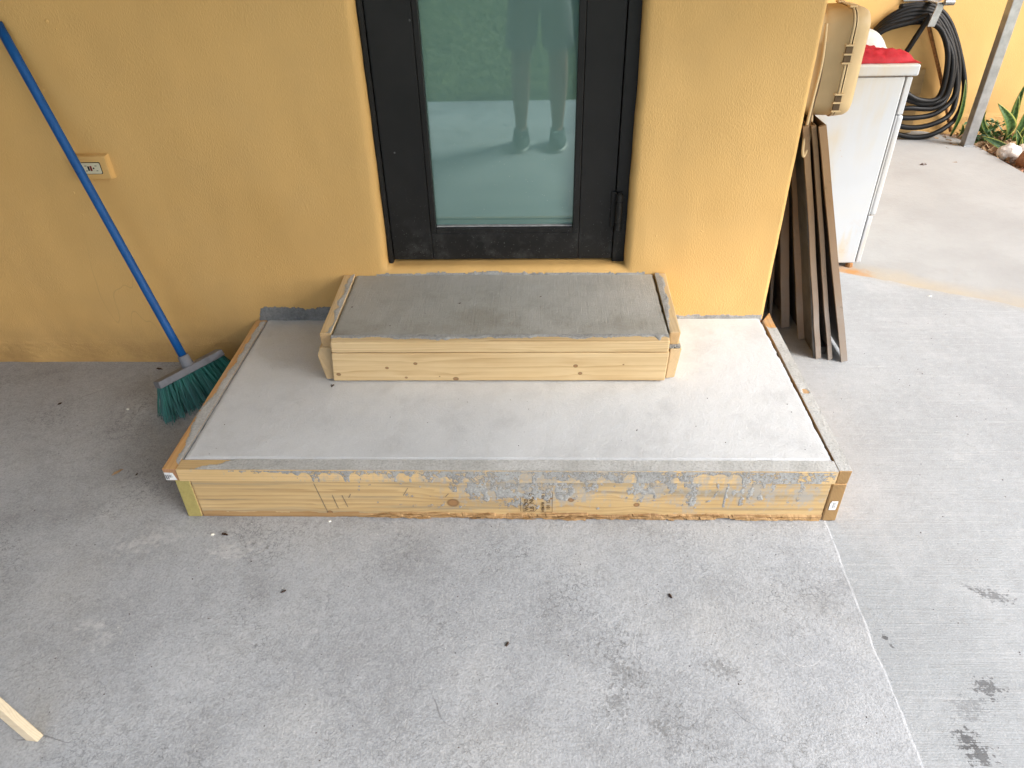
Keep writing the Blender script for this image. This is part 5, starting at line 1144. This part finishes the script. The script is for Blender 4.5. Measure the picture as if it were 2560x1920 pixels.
loft('shirt', [((PX, BY, 0.90), 0.178, 0.145), ((PX, BY, 1.0), 0.175, 0.145), ((PX, BY, 1.15), 0.172, 0.148), ((PX, BY+0.01, 1.30), 0.185, 0.152), ((PX, BY, 1.41), 0.185, 0.135), ((PX, BY, 1.475), 0.13, 0.095), ((PX, BY+0.01, 1.505), 0.075, 0.072)], SHIRT, pr)
for s in (-1, 1):
    loft('sleeve', [((PX+s*0.265, BY+0.035, 1.265), 0.062, 0.062), ((PX+s*0.245, BY+0.02, 1.33), 0.068, 0.07), ((PX+s*0.205, BY, 1.42), 0.07, 0.075), ((PX+s*0.15, BY, 1.45), 0.05, 0.07)], SHIRT, pr)
    fx = FX[s]
    loft('shorts_leg', [((PX+s*0.118, BY+0.01, 0.605), 0.098, 0.11), ((PX+s*0.112, BY+0.01, 0.70), 0.099, 0.112), ((PX+s*0.10, BY, 0.82), 0.098, 0.118), ((PX+s*0.088, BY, 0.93), 0.098, 0.128)], SHORTS, pr)
    sh = loft('shoe', [((fx, BY+0.075, 0.022), 0.055, 0.15), ((fx, BY+0.08, 0.05), 0.058, 0.148), ((fx, BY+0.065, 0.078), 0.052, 0.125), ((fx, BY+0.02, 0.092), 0.050, 0.078), ((fx, BY+0.0, 0.102), 0.05, 0.06)], SHOE, pr, caps=(True, False))
    loft('sole', [((fx, BY+0.076, 0.0032), 0.055, 0.152), ((fx, BY+0.076, 0.012), 0.062, 0.16), ((fx, BY+0.076, 0.0265), 0.060, 0.157)], SOLE, sh, caps=(True, True))
loft('shorts_waist', [((PX, BY, 0.82), 0.192, 0.125), ((PX, BY, 0.92), 0.188, 0.138), ((PX, BY, 0.99), 0.168, 0.132)], SHORTS, pr)
# face and hair
HC = Vector((PX, BY+0.05, 1.675))
bm = bmesh.new(); bmesh.ops.create_uvsphere(bm, u_segments=28, v_segments=18, radius=1)
for v in list(bm.verts):
    n = v.co.copy(); v.co = Vector((n.x*0.088, n.y*0.102-0.008, n.z*0.108+0.012))+HC
bmesh.ops.delete(bm, geom=[v for v in bm.verts if (v.co.y > HC.y+0.045 and v.co.z < HC.z+0.065) or v.co.z < HC.z-0.045], context='VERTS')
part('hair', from_bm('hair', bm), HAIR, pr, True)
for s in (-1, 1):
    for nm, c, r, mt in (('eye', (s*0.033, 0.083, 0.008), (0.013, 0.008, 0.008), PAPER), ('pupil', (s*0.033, 0.0905, 0.006), (0.005, 0.003, 0.005), INKBLACK), ('ear', (s*0.092, 0.0, 0.0), (0.012, 0.025, 0.034), SKIN)):
        bm = bmesh.new(); bmesh.ops.create_uvsphere(bm, u_segments=14, v_segments=10, radius=1)
        for v in bm.verts: v.co = Vector((v.co.x*r[0]+c[0], v.co.y*r[1]+c[1], v.co.z*r[2]+c[2]))+HC
        part(nm, from_bm(nm, bm), mt, pr, True)
for nm, c, r, mt in (('nose', (0, 0.095, -0.018), (0.013, 0.02, 0.024), SKIN), ('mouth', (0, 0.080, -0.055), (0.024, 0.008, 0.006), plain('lips', (0.33, 0.12, 0.1), 0.5))):
    bm = bmesh.new(); bmesh.ops.create_uvsphere(bm, u_segments=14, v_segments=10, radius=1)
    for v in bm.verts: v.co = Vector((v.co.x*r[0]+c[0], v.co.y*r[1]+c[1], v.co.z*r[2]+c[2]))+HC
    part(nm, from_bm(nm, bm), mt, pr, True)
# phone just behind the lens point
pc = CP-fwd*0.012
def ph(x, y, z): return pc+r2*x+u2*y-fwd*z
pho = link('phone', hexa('phone', [ph(-0.08, -0.037, 0.009), ph(0.08, -0.037, 0.009), ph(0.08, 0.037, 0.009), ph(-0.08, 0.037, 0.009), ph(-0.08, -0.037, 0), ph(0.08, -0.037, 0), ph(0.08, 0.037, 0), ph(-0.08, 0.037, 0)], 0.003, 2), INKBLACK, None, label='black phone held level in both hands at the camera position', cat='phone')
